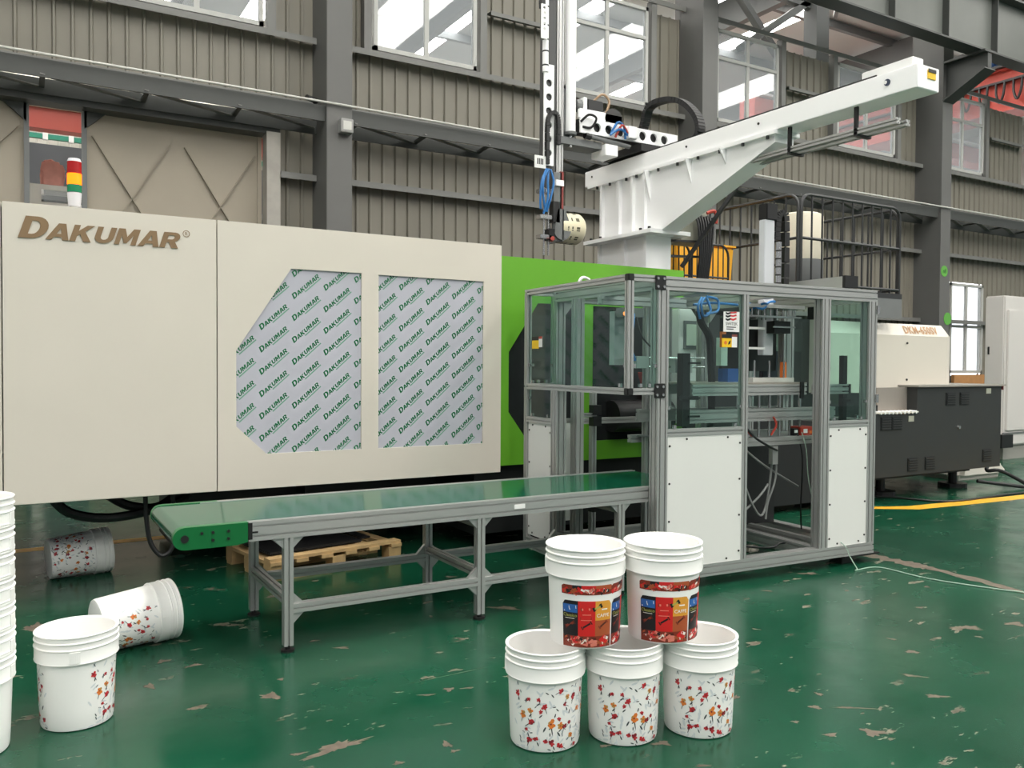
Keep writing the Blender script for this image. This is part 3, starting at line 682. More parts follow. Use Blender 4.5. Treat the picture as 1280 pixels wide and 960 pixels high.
MB().lathe([(0, .95), (.2, .95), (.245, .93), (.25, .90), (.25, .32), (.2, .24)], 32).build('tank_shell', mat('cream tank', (228, 220, 200), .45), tk, smooth=True)
MB().lathe([(.252, .42), (.252, .22), (.14, .0), (0, .0)], 32).build('tank_base', M_grey, tk, smooth=True)
yh = thing('yellow_hopper', 'yellow hopper bin behind the low guard rail', 'hopper', (6.14, 6.75, 2.24))
MB().prism([(-.36, .0), (.36, .0), (.40, .42), (-.40, .42)], lambda a, b, d: (a, d, b), -.3, .3).build('hopper_bin', M_yello, yh, bevel=.02)
MB().box(-.41, .41, -.31, .31, .42, .44).build('hopper_rim', M_yello, yh); MB().box(-.25, .25, -.25, .25, -.04, .0).build('hopper_foot', M_black, yh)

# pallet with black mat under the guard
pl = thing('wooden_pallet', 'pale wooden pallet with a black sheet lying under the machine', 'pallet', (1.84, 5.86, 0), (0, 0, R(10)))
for i in range(3): MB().box(-.5, .5, -.34+.31*i, -.26+.31*i, 0, .02).build('skid_board', M_wood, pl, loc=(0, 0, 0))
for i in range(3):
    for j in range(3): MB().box(-.5+.45*i, -.40+.45*i, -.35+.31*j, -.25+.31*j, .02, .105).build('block', M_wood, pl)
for i in range(6): MB().box(-.5+.183*i, -.415+.183*i, -.36, .37, .105, .128).build('deck_board', M_wood, pl)
for i in (-1, 1): MB().box(-.5, .5, .005+.31*i-.045, .005+.31*i+.045, .128, .148).build('edge_board', M_wood, pl)
t = thing('black_sheet', 'black rubber sheet spread over the wooden pallet', 'sheet', (1.78, 5.87, .149), (0, 0, R(10)))
MB().box(-.40, .30, -.27, .33, .0, .02).build('sheet_body', M_black, t, bevel=.008)
MB().box(.34, .42, -.18, .34, .0, .015).build('sheet_strip', M_black, t, bevel=.005)

# ================================================================== TAKE-OUT ROBOT
rb = thing('take_out_robot', 'white take-out robot with long beam and vertical arm', 'robot', (5.0, 6.3, 2.2))
XB0, XB1 = 4.9, 5.13
B(XB0, XB1, 3.29, 6.87, 3.185, 3.335).build('traverse_beam', M_rob, rb, bevel=.004, world=True)
B(XB0+.02, XB1-.02, 3.6, 6.8, 3.335, 3.352).build('beam_track', M_black, rb, world=True)
B(XB0-.02, XB1+.02, 4.42, 6.80, 3.155, 3.185).build('top_flange', M_rob, rb, world=True)
pr = [(5.95, 3.155), (4.45, 3.155), (4.45, 3.10), (5.76, 2.60), (5.95, 2.60)]
MB().prism(pr, lambda a, b, d: (d, a, b), 4.915, 5.115).build('bracket', M_rob, rb, world=True)
for y, h in ((5.88, .27), (5.35, .2), (4.95, .12)):
    MB().prism([(4.915, 3.155), (4.84, 3.155), (4.915, 3.155-h)], lambda a, b, d: (a, d, b), y, y+.012).build('stiffener', M_rob, rb, world=True)
# column: H-section, flange plates and ribs
B(4.92, 5.11, 5.95, 6.6, 2.62, 3.155).build('column_core', M_rob, rb, world=True)
for y0, y1 in ((5.93, 5.96), (6.10, 6.13), (6.30, 6.34), (6.57, 6.60)): B(4.885, 5.15, y0, y1, 2.62, 3.155).build('column_flange', M_rob, rb, world=True)
B(4.78, 5.25, 5.72, 6.72, 2.585, 2.62).build('base_flange', M_rob, rb, world=True)
B(4.90, 5.13, 5.90, 6.6, 2.24, 2.585).build('pedestal', M_rob, rb, world=True)
for y0 in (5.88, 6.2, 6.58): B(4.87, 5.16, y0, y0+.03, 2.24, 2.585).build('pedestal_rib', M_rob, rb, world=True)
for y in (4.5, 4.75, 5.0, 5.25, 5.5, 5.75, 6.05, 6.2, 6.45, 6.65): MB().cyl((4.89, y, 3.155), (4.89, y, 3.13), .012, n=8).build('bolt', M_black, rb, world=True)
for y in (5.78, 5.9, 6.5, 6.65): MB().cyl((4.82, y, 2.62), (4.82, y, 2.645), .014, n=8).build('bolt', M_black, rb, world=True)
for y in (6.75, 5.4, 4.6): MB().cyl((4.9, y, 3.27), (4.894, y, 3.27), .01, n=8).build('beam_screw', M_screw, rb, world=True)
B(5.005, 5.085, 3.284, 3.29, 3.255, 3.31).build('yellow_label', M_yst, rb, world=True)
B(5.005, 5.085, 3.281, 3.284, 3.295, 3.316).build('label_header', M_black, rb, world=True)
MB().cyl((4.9, 3.5, 3.27), (4.893, 3.5, 3.27), .022, n=14).build('ring_mark', mat('dark blue mark', (50, 60, 80), .5), rb, world=True)
MB().cyl((4.894, 3.51, 3.272), (4.8915, 3.51, 3.272), .012, n=14).build('ring_centre', M_whi, rb, world=True)
B(4.93, 5.04, 3.34, 3.72, 3.335, 3.40).build('end_box', M_whi, rb, bevel=.006, world=True)
B(4.94, 5.03, 3.72, 3.73, 3.35, 3.39).build('end_box_cover', M_black, rb, world=True)
# hanging rails under the beam
for x in (4.95, 5.05): MB().extr((x, 3.45, 3.02), (x, 4.75, 3.02), .04, .04).build('hanging_rail', M_alu, rb, world=True)
for y in (3.76, 4.33):
    B(4.93, 4.945, y-.015, y+.015, 3.0, 3.185).build('hanger', M_black, rb, world=True); B(4.93, 5.08, y-.015, y+.015, 2.985, 3.0).build('hanger_foot', M_black, rb, world=True)
# energy chains
def chain(pts, wd, th, name='cable_chain', parent=rb):
    p = smooth_path(pts, 5); mb = MB()
    for i in range(len(p)-1): mb.obox(p[i], p[i]+(p[i+1]-p[i])*.93, wd, th, (1, 0, 0))
    return mb.build(name, M_black, parent, world=True)
chain([(5.08, 6.26, 3.5), (5.08, 6.18, 3.66), (5.08, 6.10, 3.81), (5.08, 5.89, 3.82), (5.08, 5.67, 3.75), (5.08, 5.5, 3.61), (5.08, 5.43, 3.47), (5.08, 5.5, 3.37), (5.08, 5.9, 3.36)], .045, .08)
# carriage and kick axis
B(4.86, 5.16, 5.95, 6.5, 3.352, 3.42).build('carriage', M_black, rb, world=True)
def holed(x0, x1, z0, z1, y0, y1, holes, name, m):
    hs = [[(cx+r*math.cos(2*math.pi*i/12), cz+r*math.sin(2*math.pi*i/12)) for i in range(12)] for cx, cz, r in holes]
    return poly_panel(name, [(x0, z0), (x1, z0), (x1, z1), (x0, z1)], hs, y0, y1, m, rb)
holed(4.3, 5.42, 3.47, 3.60, 6.10, 6.12, [(4.48+.13*i, 3.535, .042) for i in range(7)], 'kick_plate', M_rob)
B(4.3, 5.42, 6.14, 6.24, 3.475, 3.595).build('kick_beam', mat('dark kick beam', (44, 44, 44), .5), rb, world=True)  # beam coloured dark so the kick plate's holes look shaded
B(4.3, 4.78, 6.12, 6.16, 3.60, 3.69).build('motor_plate', M_rob, rb, bevel=.01, world=True)
B(4.10, 4.56, 6.14, 6.34, 3.36, 3.42).build('arm_carriage', M_grey, rb, world=True)
B(4.56, 4.70, 6.08, 6.3, 3.30, 3.40).build('carriage_block', M_rob, rb, bevel=.005, world=True)
MB().cyl((4.42, 6.12, 3.45), (4.86, 6.12, 3.42), .02, n=10).build('air_cylinder', M_grey, rb, smooth=True, world=True)
MB().cyl((4.36, 6.12, 3.455), (4.42, 6.12, 3.45), .03, n=10).build('cylinder_head', M_black, rb, world=True)
MB().cyl((4.30, 6.2, 3.73), (4.36, 6.2, 3.73), .055, n=14).build('motor_cap', M_grey, rb, world=True)
B(4.36, 4.40, 6.14, 6.26, 3.67, 3.80).build('motor_flange', M_rob, rb, bevel=.006, world=True)
B(4.40, 4.58, 6.14, 6.26, 3.675, 3.79).build('motor', M_black, rb, bevel=.01, world=True)
MB().cyl((4.68, 6.12, 3.64), (4.68, 6.24, 3.64), .10, n=20).build('belt_wheel', mat('dark wheel', (52, 52, 50), .5), rb, smooth=True, world=True)
B(4.80, 4.90, 6.05, 6.10, 3.48, 3.59).build('valve_block', M_rob, rb, bevel=.006, world=True)
for k, (m_, pts) in enumerate(((M_blue, [(4.62, 6.08, 3.50), (4.68, 6.06, 3.60), (4.75, 6.06, 3.57), (4.78, 6.08, 3.47)]), (M_red, [(4.66, 6.07, 3.47), (4.72, 6.05, 3.58), (4.80, 6.07, 3.52)]),
    (M_blue, [(4.60, 6.07, 3.48), (4.70, 6.05, 3.54), (4.82, 6.08, 3.50)]), (M_black, [(4.3, 6.1, 3.56), (4.36, 6.06, 3.62), (4.44, 6.06, 3.60), (4.40, 6.08, 3.52), (4.32, 6.1, 3.52)]),
    (mat('tan cable', (170, 140, 110), .5), [(4.5, 6.2, 3.79), (4.58, 6.16, 3.86), (4.64, 6.14, 3.80), (4.60, 6.14, 3.68)]))):
    MB().tube(smooth_path(pts), .011, 6).build('hose', m_, rb, smooth=True, world=True)
# vertical arm
MB().extr((4.125, 6.2, 2.92), (4.125, 6.2, 5.6), .07, .07).build('arm_profile', M_alu, rb, world=True)
holed(3.95, 4.05, 3.15, 4.02, 6.15, 6.165, [(4.0, 3.86-.12*i, .032) for i in range(6)], 'arm_plate', M_rob)
B(3.96, 4.08, 6.17, 6.24, 2.95, 5.6).build('arm_spine', mat('dark arm spine', (70, 70, 70), .5), rb, world=True)  # dark grey here also puts shade behind the arm plate's holes
MB().cyl((3.965, 6.16, 3.95), (3.965, 6.16, 4.9), .027, n=12).build('arm_cylinder', M_rob, rb, smooth=True, world=True)
for z in (4.0, 4.12, 4.22, 4.34, 4.5): MB().cyl((3.965, 6.16, z), (3.965, 6.16, z+.012), .029, n=12).build('cylinder_band', M_black, rb, world=True)
MB().cyl((4.232, 6.16, 3.47), (4.232, 6.16, 5.6), .046, n=20).build('lift_tube', M_rob, rb, smooth=True, world=True)
MB().cyl((4.232, 6.16, 3.445), (4.232, 6.16, 3.47), .055, n=20).build('tube_collar', M_grey, rb, smooth=True, world=True)
MB().cyl((4.232, 6.16, 3.34), (4.232, 6.16, 3.445), .018, n=12).build('tube_rod', M_steel, rb, smooth=True, world=True)
B(4.17, 4.28, 6.18, 6.22, 3.40, 3.85).build('guide_plate', M_grey, rb, world=True)
holed(3.885, 3.945, 4.21, 4.5, 6.1, 6.112, [(3.915, 4.47-.045*i, .014) for i in range(5)], 'slotted_bracket', M_rob)
chain([(3.93, 6.16, 4.49), (3.93, 6.16, 4.58), (3.98, 6.16, 4.63), (4.03, 6.16, 4.6)], .045, .04)
chain([(3.965, 6.12, 3.15), (3.965, 6.12, 3.48), (3.99, 6.12, 3.58), (4.04, 6.12, 3.60), (4.075, 6.12, 3.55), (4.08, 6.12, 3.33)], .035, .03)
sp = B(3.84, 3.95, 6.12, 6.13, 3.11, 3.215).build('sign_plate', M_whi, rb, world=True)
for i in range(4): B(3.862+.017*i, 3.872+.017*i, 6.118, 6.12, 3.14, 3.19).build('printed_bar', M_black, sp, world=True)
# wrist, gripper, core
MB().extr((4.10, 6.2, 2.5), (4.10, 6.2, 2.98), .045, .06).build('wrist_profile', M_steel, rb, world=True)
B(4.05, 4.13, 6.14, 6.17, 2.5, 3.1).build('wrist_plate', M_grey, rb, world=True)
B(4.06, 4.14, 6.12, 6.18, 2.98, 3.03).build('wrist_block', M_rob, rb, world=True)
B(4.115, 4.15, 6.14, 6.16, 2.78, 3.11).build('red_strip', mat('dark red strip', (140, 60, 56), .5), rb, world=True)
for z in (2.925, 2.70, 2.53): B(3.90, 4.02, 6.12, 6.2, z-.02, z+.015).build('clamp', M_steel, rb, bevel=.004, world=True)
for x in (3.955, 4.0): MB().cyl((x, 6.15, 2.37), (x, 6.15, 2.95), .009, n=8).build('guide_rod', M_steel, rb, world=True)
for k, pts in enumerate(([(3.96, 6.12, 3.11), (3.90, 6.1, 3.0), (3.885, 6.1, 2.85), (3.90, 6.12, 2.76)], [(3.98, 6.12, 3.11), (3.96, 6.1, 3.0), (3.96, 6.1, 2.85), (3.93, 6.12, 2.72)],
    [(4.0, 6.12, 3.11), (4.02, 6.1, 3.0), (3.99, 6.1, 2.86), (3.96, 6.12, 2.74)], [(3.97, 6.1, 3.1), (3.92, 6.1, 3.02), (3.91, 6.1, 2.9), (3.95, 6.12, 2.74)])):
    MB().tube(smooth_path(pts), .010, 6).build('air_hose', M_blue, rb, smooth=True, world=True)
B(4.03, 4.10, 6.12, 6.2, 2.66, 2.84).build('gripper_block', M_black, rb, world=True); B(3.99, 4.05, 6.12, 6.2, 2.5, 2.6).build('gripper_block', M_black, rb, world=True)
MB().cyl((4.03, 6.14, 2.505), (4.0, 6.08, 2.51), .018, n=10).build('red_knob', M_red, rb, world=True)
MB().prism(arc((4.13, 2.6), .09, 200, 380, 10)+[(4.16, 2.78), (4.08, 2.78)], lambda a, b, d: (a, d, b), 6.12, 6.16).build('wrist_bracket', M_grey, rb, world=True)
cx0, cx1, cz = 4.14, 4.39, 2.638
def tl(r, x0, x1, n=28): return MB().cyl((x0, 6.25, cz), (x1, 6.25, cz-.0), r, n=n)
co = MB()
prof = [(.0, cx0), (.136, cx0), (.138, cx0+.02), (.138, cx1-.03), (.12, cx1), (0, cx1)]
k = 32
co.add([(x, 6.25+r*math.cos(2*math.pi*j/k), cz+r*math.sin(2*math.pi*j/k)) for r, x in prof for j in range(k)], [(i*k+j, i*k+(j+1) % k, (i+1)*k+(j+1) % k, (i+1)*k+j) for i in range(len(prof)-1) for j in range(k)])
core = co.build('dummy_core', M_core, rb, smooth=True, world=True)
for j in range(10):
    a = 2*math.pi*j/10+.15
    for x, wd in ((4.19, .014), (4.235, .016), (4.295, .036)):
        q = [(x+i*wd/2, 6.25+.1388*math.cos(a+d), cz+.1388*math.sin(a+d)) for i, d in ((-1, -.13), (1, -.13), (1, .13), (-1, .13))]
        MB().add(q, [(0, 1, 2, 3)]).build('slot', M_coreslot, core, world=True)
B(4.13, 4.142, 6.12, 6.38, 2.50, 2.78).build('core_flange', M_grey, rb, world=True)
# control box on the robot column and cables
B(5.3, 5.62, 5.9, 6.1, 2.56, 2.96).build('valve_cabinet', mat('cabinet grey-green', (150, 150, 136), .5), rb, world=True)
for i in range(4): MB().cyl((5.34+.08*i, 5.9, 2.8), (5.34+.08*i, 5.85, 2.8), .02, n=8).build('cable_gland', M_black, rb, world=True)
for i in range(7):
    MB().tube(smooth_path([(5.42+.035*i, 5.84, 2.8), (5.44+.03*i, 5.82, 2.7), (5.46+.022*i, 5.82, 2.45), (5.45+.02*i, 5.84, 2.2)]), .014, 6).build('cable', M_black, rb, smooth=True, world=True)
MB().tube(smooth_path([(5.56, 5.84, 2.84), (5.64, 5.82, 2.86), (5.66, 5.82, 2.75)]), .016, 6).build('cable', M_red, rb, smooth=True, world=True)
for z in (2.42, 2.56): MB().obox((5.13, 5.9, z), (5.62, 5.88, z+.02), .03, .02).build('support_bar', M_rail, rb, world=True)
MB().obox((5.13, 5.7, 2.3), (5.3, 5.2, 2.95), .03, .03).build('support_bar', M_rail, rb, world=True)

# ================================================================== BELT CONVEYOR
cv_ = thing('belt_conveyor', 'aluminium belt conveyor with glossy green belt', 'conveyor', (2.2, 4.42, 0))
CY0, CY1, ZR = 4.068, 4.80, .66
bl = MB()
pts = arc((.66, .61), .046, 270, 90, 10)          # belt wraps round the end roller
top = [(x, z) for x, z in pts]
path = [(3.84, .564)] + top + [(3.84, .656)]
inner = [(3.84, .568)] + arc((.66, .61), .042, 270, 90, 10) + [(3.84, .652)]
n = len(path)
vs = [(x, y, z) for y in (CY0+.04, CY1-.035) for x, z in path+inner]
m2 = 2*n
fs = [(i, i+1, m2+i+1, m2+i) for i in range(n-1)] + [(n+i, m2+n+i, m2+n+i+1, n+i+1) for i in range(n-1)]
fs += [(i, n+i, n+i+1, i+1) for i in range(n-1)] + [(m2+i, m2+i+1, m2+n+i+1, m2+n+i) for i in range(n-1)]
bl.add(vs, fs); bl.build('belt', M_belt, cv_, smooth=True, world=True)
MB().cyl((.66, CY0+.042, .61), (.66, CY1-.037, .61), .0415, n=20).build('end_roller', M_steel, cv_, smooth=True, world=True)
B(.72, 3.84, CY0+.05, CY1-.05, .60, .648).build('belt_bed', M_grey, cv_, world=True)
MB().extr((.955, CY0+.02, .6125), (3.86, CY0+.02, .6125), .04, .094).build('side_rail', M_alu, cv_, world=True)
MB().extr((.86, CY1-.02, .6125), (3.86, CY1-.02, .6125), .04, .094).build('side_rail', M_alu, cv_, world=True)
hp = arc((.665, .608), .052, 90, 270, 10) + [(.90, .556), (.95, .566), (.95, .66), (.665, .66)]
for y0, y1 in ((CY0-.005, CY0+.038), (CY1-.034, CY1+.005)):
    hs = MB().prism(hp, lambda a, b, d: (a, d, b), y0, y1).build('roller_housing', M_hous, cv_, world=True)
    if y0 < 4.3:
        for x, z, r in ((.665, .608, .018), (.74, .628, .007), (.79, .628, .007), (.79, .592, .007), (.86, .628, .007), (.86, .592, .007)):
            MB().cyl((x, y0, z), (x, y0-.006, z), r, n=10).build('bolt', M_black, hs, world=True)
        B(.952, .972, y0+.003, y0+.04, .575, .655).build('rail_joint', M_black, cv_, world=True)
        B(.972, .998, y0+.001, y0+.004, .605, .613).build('joint_screw', M_black, cv_, world=True)
sp = B(2.43, 2.50, CY0-.003, CY0, .60, .625).build('rating_plate', M_whi, cv_, world=True)
for x in (1.148, 2.22, 3.2):
    for y in (CY0+.024, CY1-.024):
        lg = MB().extr((x, y, .03), (x, y, .565), .046, .046).build('leg', M_alu, cv_, world=True)
        MB().cyl((x, y, 0), (x, y, .012), .034, n=14).build('foot', M_black, lg, world=True); MB().cyl((x, y, .012), (x, y, .03), .012, n=8).build('foot_stem', M_black, lg, world=True)
    MB().extr((x, CY0+.047, .258), (x, CY1-.047, .258), .045, .045).build('cross_bar', M_alu, cv_, world=True)
    MB().extr((x, CY0+.047, .535), (x, CY1-.047, .535), .045, .045).build('cross_bar', M_alu, cv_, world=True)
for y in (CY0+.024, CY1-.024):
    for a, b in ((1.171, 2.197), (2.243, 3.177)):
        MB().extr((a, y, .213), (b, y, .213), .045, .045).build('stretcher', M_alu, cv_, world=True)
def gus(x, y, z, dx, dz, k=.055):
    MB().prism([(x, z), (x+dx*k, z), (x, z+dz*k)], lambda a, b, d: (a, d, b), y-.012, y+.012).build('gusset', M_alu, cv_, world=True)
for x in (1.148, 2.22, 3.2):
    for y in (CY0+.024, CY1-.024):
        for s in (-1, 1):
            gus(x+s*.023, y, .565, s, -1)
            if (x > 1.2 or s > 0) and (x < 3 or s < 0): gus(x+s*.023, y, .236, s, 1); gus(x+s*.023, y, .19, s, -1)

# ================================================================== GUARD ENCLOSURE (local frame, turned a little)
en = thing('guard_enclosure', 'aluminium profile guard enclosure with glass and white panels', 'enclosure', (3.40, 3.98, 0), (0, 0, R(-3)))
EW, ED, EB, EH = 1.96, 1.31, .07, 1.97
def ex(name, p0, p1, a, c, up=(0, 0, 1)): return MB().extr(p0, p1, a, c, up).build(name, M_alu, en)
def post(x, y, z0, z1, a=.08, c=.08): return ex('post', (x+a/2, y+c/2, z0), (x+a/2, y+c/2, z1), a, c)
zt = EH-.085
for x, y in ((0, 0), (1.41, 0), (EW-.08, 0), (0, ED-.08), (EW-.08, ED-.08), (1.0, ED-.08)): post(x, y, EB+.08, zt)
post(.69, 0, EB+.08, zt, .045, .045)
for y in (.04, ED-.04): ex('top_rail', (0, y, EH-.0425), (EW, y, EH-.0425), .08, .085)
for x in (.04, EW-.04): ex('top_rail', (x, .08, EH-.0425), (x, ED-.08, EH-.0425), .08, .085)
for y in (.04, ED-.04): ex('bottom_rail', (0, y, EB+.04), (EW, y, EB+.04), .08, .08)
for x in (EW-.04, 1.45): ex('bottom_rail', (x, .08, EB+.04), (x, ED-.08, EB+.04), .08, .08)
ex('middle_rail', (.08, .022, 1.0), (.69, .022, 1.0), .045, .045); ex('middle_rail', (1.49, .022, 1.015), (EW-.08, .022, 1.015), .045, .045)
ex('middle_rail', (EW-.022, .08, 1.015), (EW-.022, ED-.08, 1.015), .045, .045); ex('middle_rail', (.08, ED-.022, .99), (1.0, ED-.022, .99), .045, .045)
def wpanel(x0, x1, z0, z1, y0=.004, y1=.010, axis='y', scr=True):
    mb = B(x0, x1, y0, y1, z0, z1) if axis == 'y' else B(y0, y1, x0, x1, z0, z1)
    o = mb.build('white_panel', M_panel, en)
    if scr:
        for i in range(4):
            for xx in (x0+.018, x1-.018):
                z = z0+.06+(z1-z0-.12)*i/3
                (MB().cyl((xx, y0, z), (xx, y0-.004, z), .007, n=8) if axis == 'y' else MB().cyl((y0, xx, z), (y0-.004, xx, z), .007, n=8)).build('screw', M_screw, o)
        for xx in (x0+(x1-x0)*.25, x0+(x1-x0)*.8):
            for z in (z0+.02, z1-.02): (MB().cyl((xx, y0, z), (xx, y0-.004, z), .007, n=8) if axis == 'y' else MB().cyl((y0, xx, z), (y0-.004, xx, z), .007, n=8)).build('screw', M_screw, o)
    return o
wpanel(.08, .69, EB+.08, .978); wpanel(1.49, EW-.08, EB+.08, .993)
def pane(x0, x1, z0, z1, y0, axis='y'):
    o = (B(x0, x1, y0, y0+.006, z0, z1) if axis == 'y' else B(y0, y0+.006, x0, x1, z0, z1)).build('glass_pane', M_gl, en)
    for a, b in ((x0+.05, z0), (x1-.06, z0), (x0, z0+.12), (x1-.015, z0+.12)):
        (B(a, a+.02, y0-.006, y0+.012, b, b+.022) if axis == 'y' else B(y0-.006, y0+.012, a, a+.02, b, b+.022)).build('glass_clip', M_steel, o)
    return o
gp = pane(.085, .688, 1.024, zt-.004, .016); pane(1.492, EW-.084, 1.04, zt-.004, .016)
pane(.085, ED-.085, 1.04, zt-.004, EW-.03, 'x')
# hinge blocks on the end post
for z in (1.16, 1.80): B(EW-.012, EW+.014, -.012, .02, z, z+.06).build('hinge', M_steel, en)
for z in (.93,): MB().obox((EW-.01, .03, z-.04), (EW+.03, .05, z+.03), .03, .02).build('latch', M_grey, en)
# overhanging glass box on the conveyor side
BX, BZ = -.225, 1.24
for y in (.02, ED-.02):
    ex('box_rail', (BX+.04 if y < .5 else BX, y, EH-.02), (0, y, EH-.02), .04, .04); ex('box_rail', (BX+.04 if y < .5 else BX, y, BZ+.02), (0, y, BZ+.02), .04, .04)
for z in (EH-.02, BZ+.02): ex('box_rail', (BX+.02, .04, z), (BX+.02, ED-.04, z), .04, .04)
for y in (0, ED-.04): post(BX, y, BZ+.04, EH-.04, .04, .04)
bp1 = pane(.045, ED-.045, BZ+.045, EH-.045, BX+.016, 'x'); pane(BX+.045, -.004, BZ+.045, EH-.045, .016); pane(BX+.045, -.004, BZ+.045, EH-.045, ED-.03)
for z in (EH-.042, BZ-.002): MB().box(BX-.002, BX+.042, -.002, .042, z, z+.044).build('corner_cube', M_black, en, bevel=.004)
for z in (EH-.088, BZ-.022):
    bpl = MB().box(-.03, .052, -.008, .0, z, z+.09).build('joint_plate', M_black, en, bevel=.003)
    for a, b in ((-.012, .02), (.034, .02), (-.012, .07), (.034, .07)): MB().cyl((a, -.008, z+b), (a, -.013, z+b), .009, n=8).build('bolt', M_steel, bpl)
# lower wall behind the conveyor
post(BX, .84, EB, BZ, .08, .08); post(BX, ED-.04, EB, BZ, .04, .04); post(-.06, .84, EB, zt, .06, .08)
wpanel(.925, ED-.045, EB+.1, 1.0, BX+.014, BX+.02, 'x'); ex('middle_rail', (BX+.02, .92, 1.02), (BX+.02, ED-.04, 1.02), .04, .04)
pane(.925, ED-.045, 1.044, BZ-.004, BX+.016, 'x')
ex('bottom_rail', (BX+.02, .92, EB+.04), (BX+.02, ED-.04, EB+.04), .04, .08)
ex('sensor_post', (.18, 1.0, .2), (.18, 1.0, 1.22), .04, .04); 
B(.02, .14, 1.22, 1.235, .25, .98).build('inner_white_panel', M_panel, en)
for z in (.36, .98, 1.06): MB().box(.12, .19, .90, .96, z, z+.07).build('sensor_bracket', M_black, en)
ex('sensor_arm', (-.02, .93, 1.06), (.16, .93, 1.06), .03, .03)
# corner gussets under the roof
for x, s in ((.08, 1), (1.41, -1), (1.49, 1), (EW-.08, -1)):
    MB().prism([(x, zt), (x+s*.09, zt), (x, zt-.11)], lambda a, b, d: (a, d, b), ED-.06, ED-.02).build('roof_gusset', M_alu, en)
for x in (.5, 1.2): ex('roof_beam', (x, .08, EH-.04), (x, ED-.08, EH-.04), .08, .06)
# feet
for x in (.1, EW-.26):
    for y in (.06, ED-.2): MB().box(x, x+.12, y, y+.12, 0, EB).build('caster_block', M_black, en, bevel=.006)
B(EW-.3, EW+.06, -.005, .2, EB-.012, EB).build('base_plate', M_black, en)
# stickers on the panes
def sticker(x, z, wd, ht, y):
    o = B(x, x+wd, y-.0015, y, z, z+ht*.7).build('warning_sticker', M_yst, en)
    B(x, x+wd, y-.002, y, z+ht*.7, z+ht).build('sticker_header', M_black, o)
    B(x+wd, x+wd*1.55, y-.0015, y, z, z+ht).build('sticker_side', M_whi, o)
    B(x+wd, x+wd*1.55, y-.002, y-.0015, z+ht*.82, z+ht).build('sticker_side_band', mat('maroon', (130, 70, 60), .5), o)
    MB().cyl((x+wd*.35, y-.0015, z+ht*.35), (x+wd*.35, y-.003, z+ht*.35), .012, n=12).build('sticker_symbol', M_org, o)
    MB().prism([(x+wd*.6, z+ht*.2), (x+wd*.8, z+ht*.25), (x+wd*.9, z+ht*.55), (x+wd*.7, z+ht*.45)], lambda a, b, d: (a, d, b), y-.003, y-.0015).build('sticker_symbol', M_black, o)
sticker(.52, 1.54, .082, .083, .015)
lg = B(.53, .665, .0135, .015, 1.64, 1.77).build('brand_sticker', M_whi, en)
mred = mat('logo red', (206, 60, 62), .5)
for k, zz in enumerate((1.716, 1.737, 1.756)):
    MB().prism([(.548, zz), (.565, zz-.006), (.588, zz+.002), (.588, zz+.013), (.565, zz+.006), (.548, zz+.012)], lambda a, b, d: (a, d, b), .012, .0135).build('logo_stroke', M_black, lg)
    MB().prism([(.588, zz+.002), (.61, zz-.004+.004*k), (.64, zz+.006), (.636, zz+.017), (.61, zz+.008+.002*k), (.588, zz+.013)], lambda a, b, d: (a, d, b), .012, .0135).build('logo_stroke', mred, lg)
v, f = fit_text('SWITEK', .10, .02, 0, .008); MB().add([(.548+a, .0125, 1.682+b) for a, b, c in v], f).build('logo_lettering', M_screw, lg)
for i in range(2): B(.555, .555+.06+.02*i, .0125, .0135, 1.655+.012*i, 1.661+.012*i).build('logo_line', M_screw, lg)
# sticker on the box (side plane)
o = B(BX+.0145, BX+.016, 1.12, 1.22, 1.535, 1.595).build('warning_sticker', M_yst, en); B(BX+.014, BX+.016, 1.12, 1.22, 1.595, 1.622).build('sticker_header', M_black, o)
B(BX+.0145, BX+.016, 1.07, 1.12, 1.545, 1.622).build('sticker_side', M_whi, o); B(BX+.014, BX+.0145, 1.07, 1.12, 1.605, 1.622).build('sticker_side_band', M_red, o)

# ---- handling unit inside the enclosure
hu = thing('stacking_unit', 'aluminium label handling unit inside the glass enclosure', 'machine', (3.40, 3.98, 0), (0, 0, R(-3)))
def hx(name, p0, p1, a, c, m=None): return MB().extr(p0, p1, a, c).build(name, M_alu if m is None else m, hu)
hx('table_rail', (.43, .22, 1.255), (1.47, .22, 1.255), .06, .075); hx('table_rail', (.43, .62, 1.255), (1.90, .62, 1.255), .06, .075)
hx('cross_rail', (1.55, .20, 1.255), (1.88, .20, 1.255), .05, .07)
MB().box(.43, 1.47, .20, .66, 1.293, 1.305).build('table_plate', mat('table plate', (150, 146, 136), .4, metal=.3), hu)
MB().box(1.40, 1.435, .18, .19, 1.19, 1.31).build('rail_block', M_black, hu); MB().box(1.47, 1.485, .19, .25, 1.215, 1.295).build('rail_cap', M_black, hu); MB().box(1.88, 1.90, .17, .23, 1.22, 1.29).build('rail_cap', M_black, hu)
hx('lower_rail', (.40, .30, 1.075), (1.86, .30, 1.075), .05, .09); hx('lower_rail', (.40, .75, 1.06), (1.86, .75, 1.06), .05, .09)
hx('shelf_rail', (.40, .28, .885), (1.86, .28, .885), .05, .055); hx('shelf_rail', (.40, .85, .885), (1.86, .85, .885), .05, .055)
MB().box(.45, 1.84, .31, .83, .905, .912).build('lower_shelf', M_grey, hu)
hx('frame_post', (1.76, .70, .915), (1.76, .70, 1.885), .06, .06); hx('frame_post', (1.84, .72, .915), (1.84, .72, 1.885), .05, .05); hx('frame_post', (1.04, .82, .15), (1.04, .82, 1.885), .06, .06); hx('frame_post', (.50, .78, .15), (.50, .78, 1.885), .05, .05)
hx('floor_beam', (1.62, .10, .13), (1.62, 1.2, .13), .04, .06)
MB().box(1.15, 1.70, .72, .75, 1.38, 1.80).build('dark_backing', M_bed, hu); MB().box(.95, 1.88, .90, .93, .15, .86).build('dark_backing', M_bed, hu)
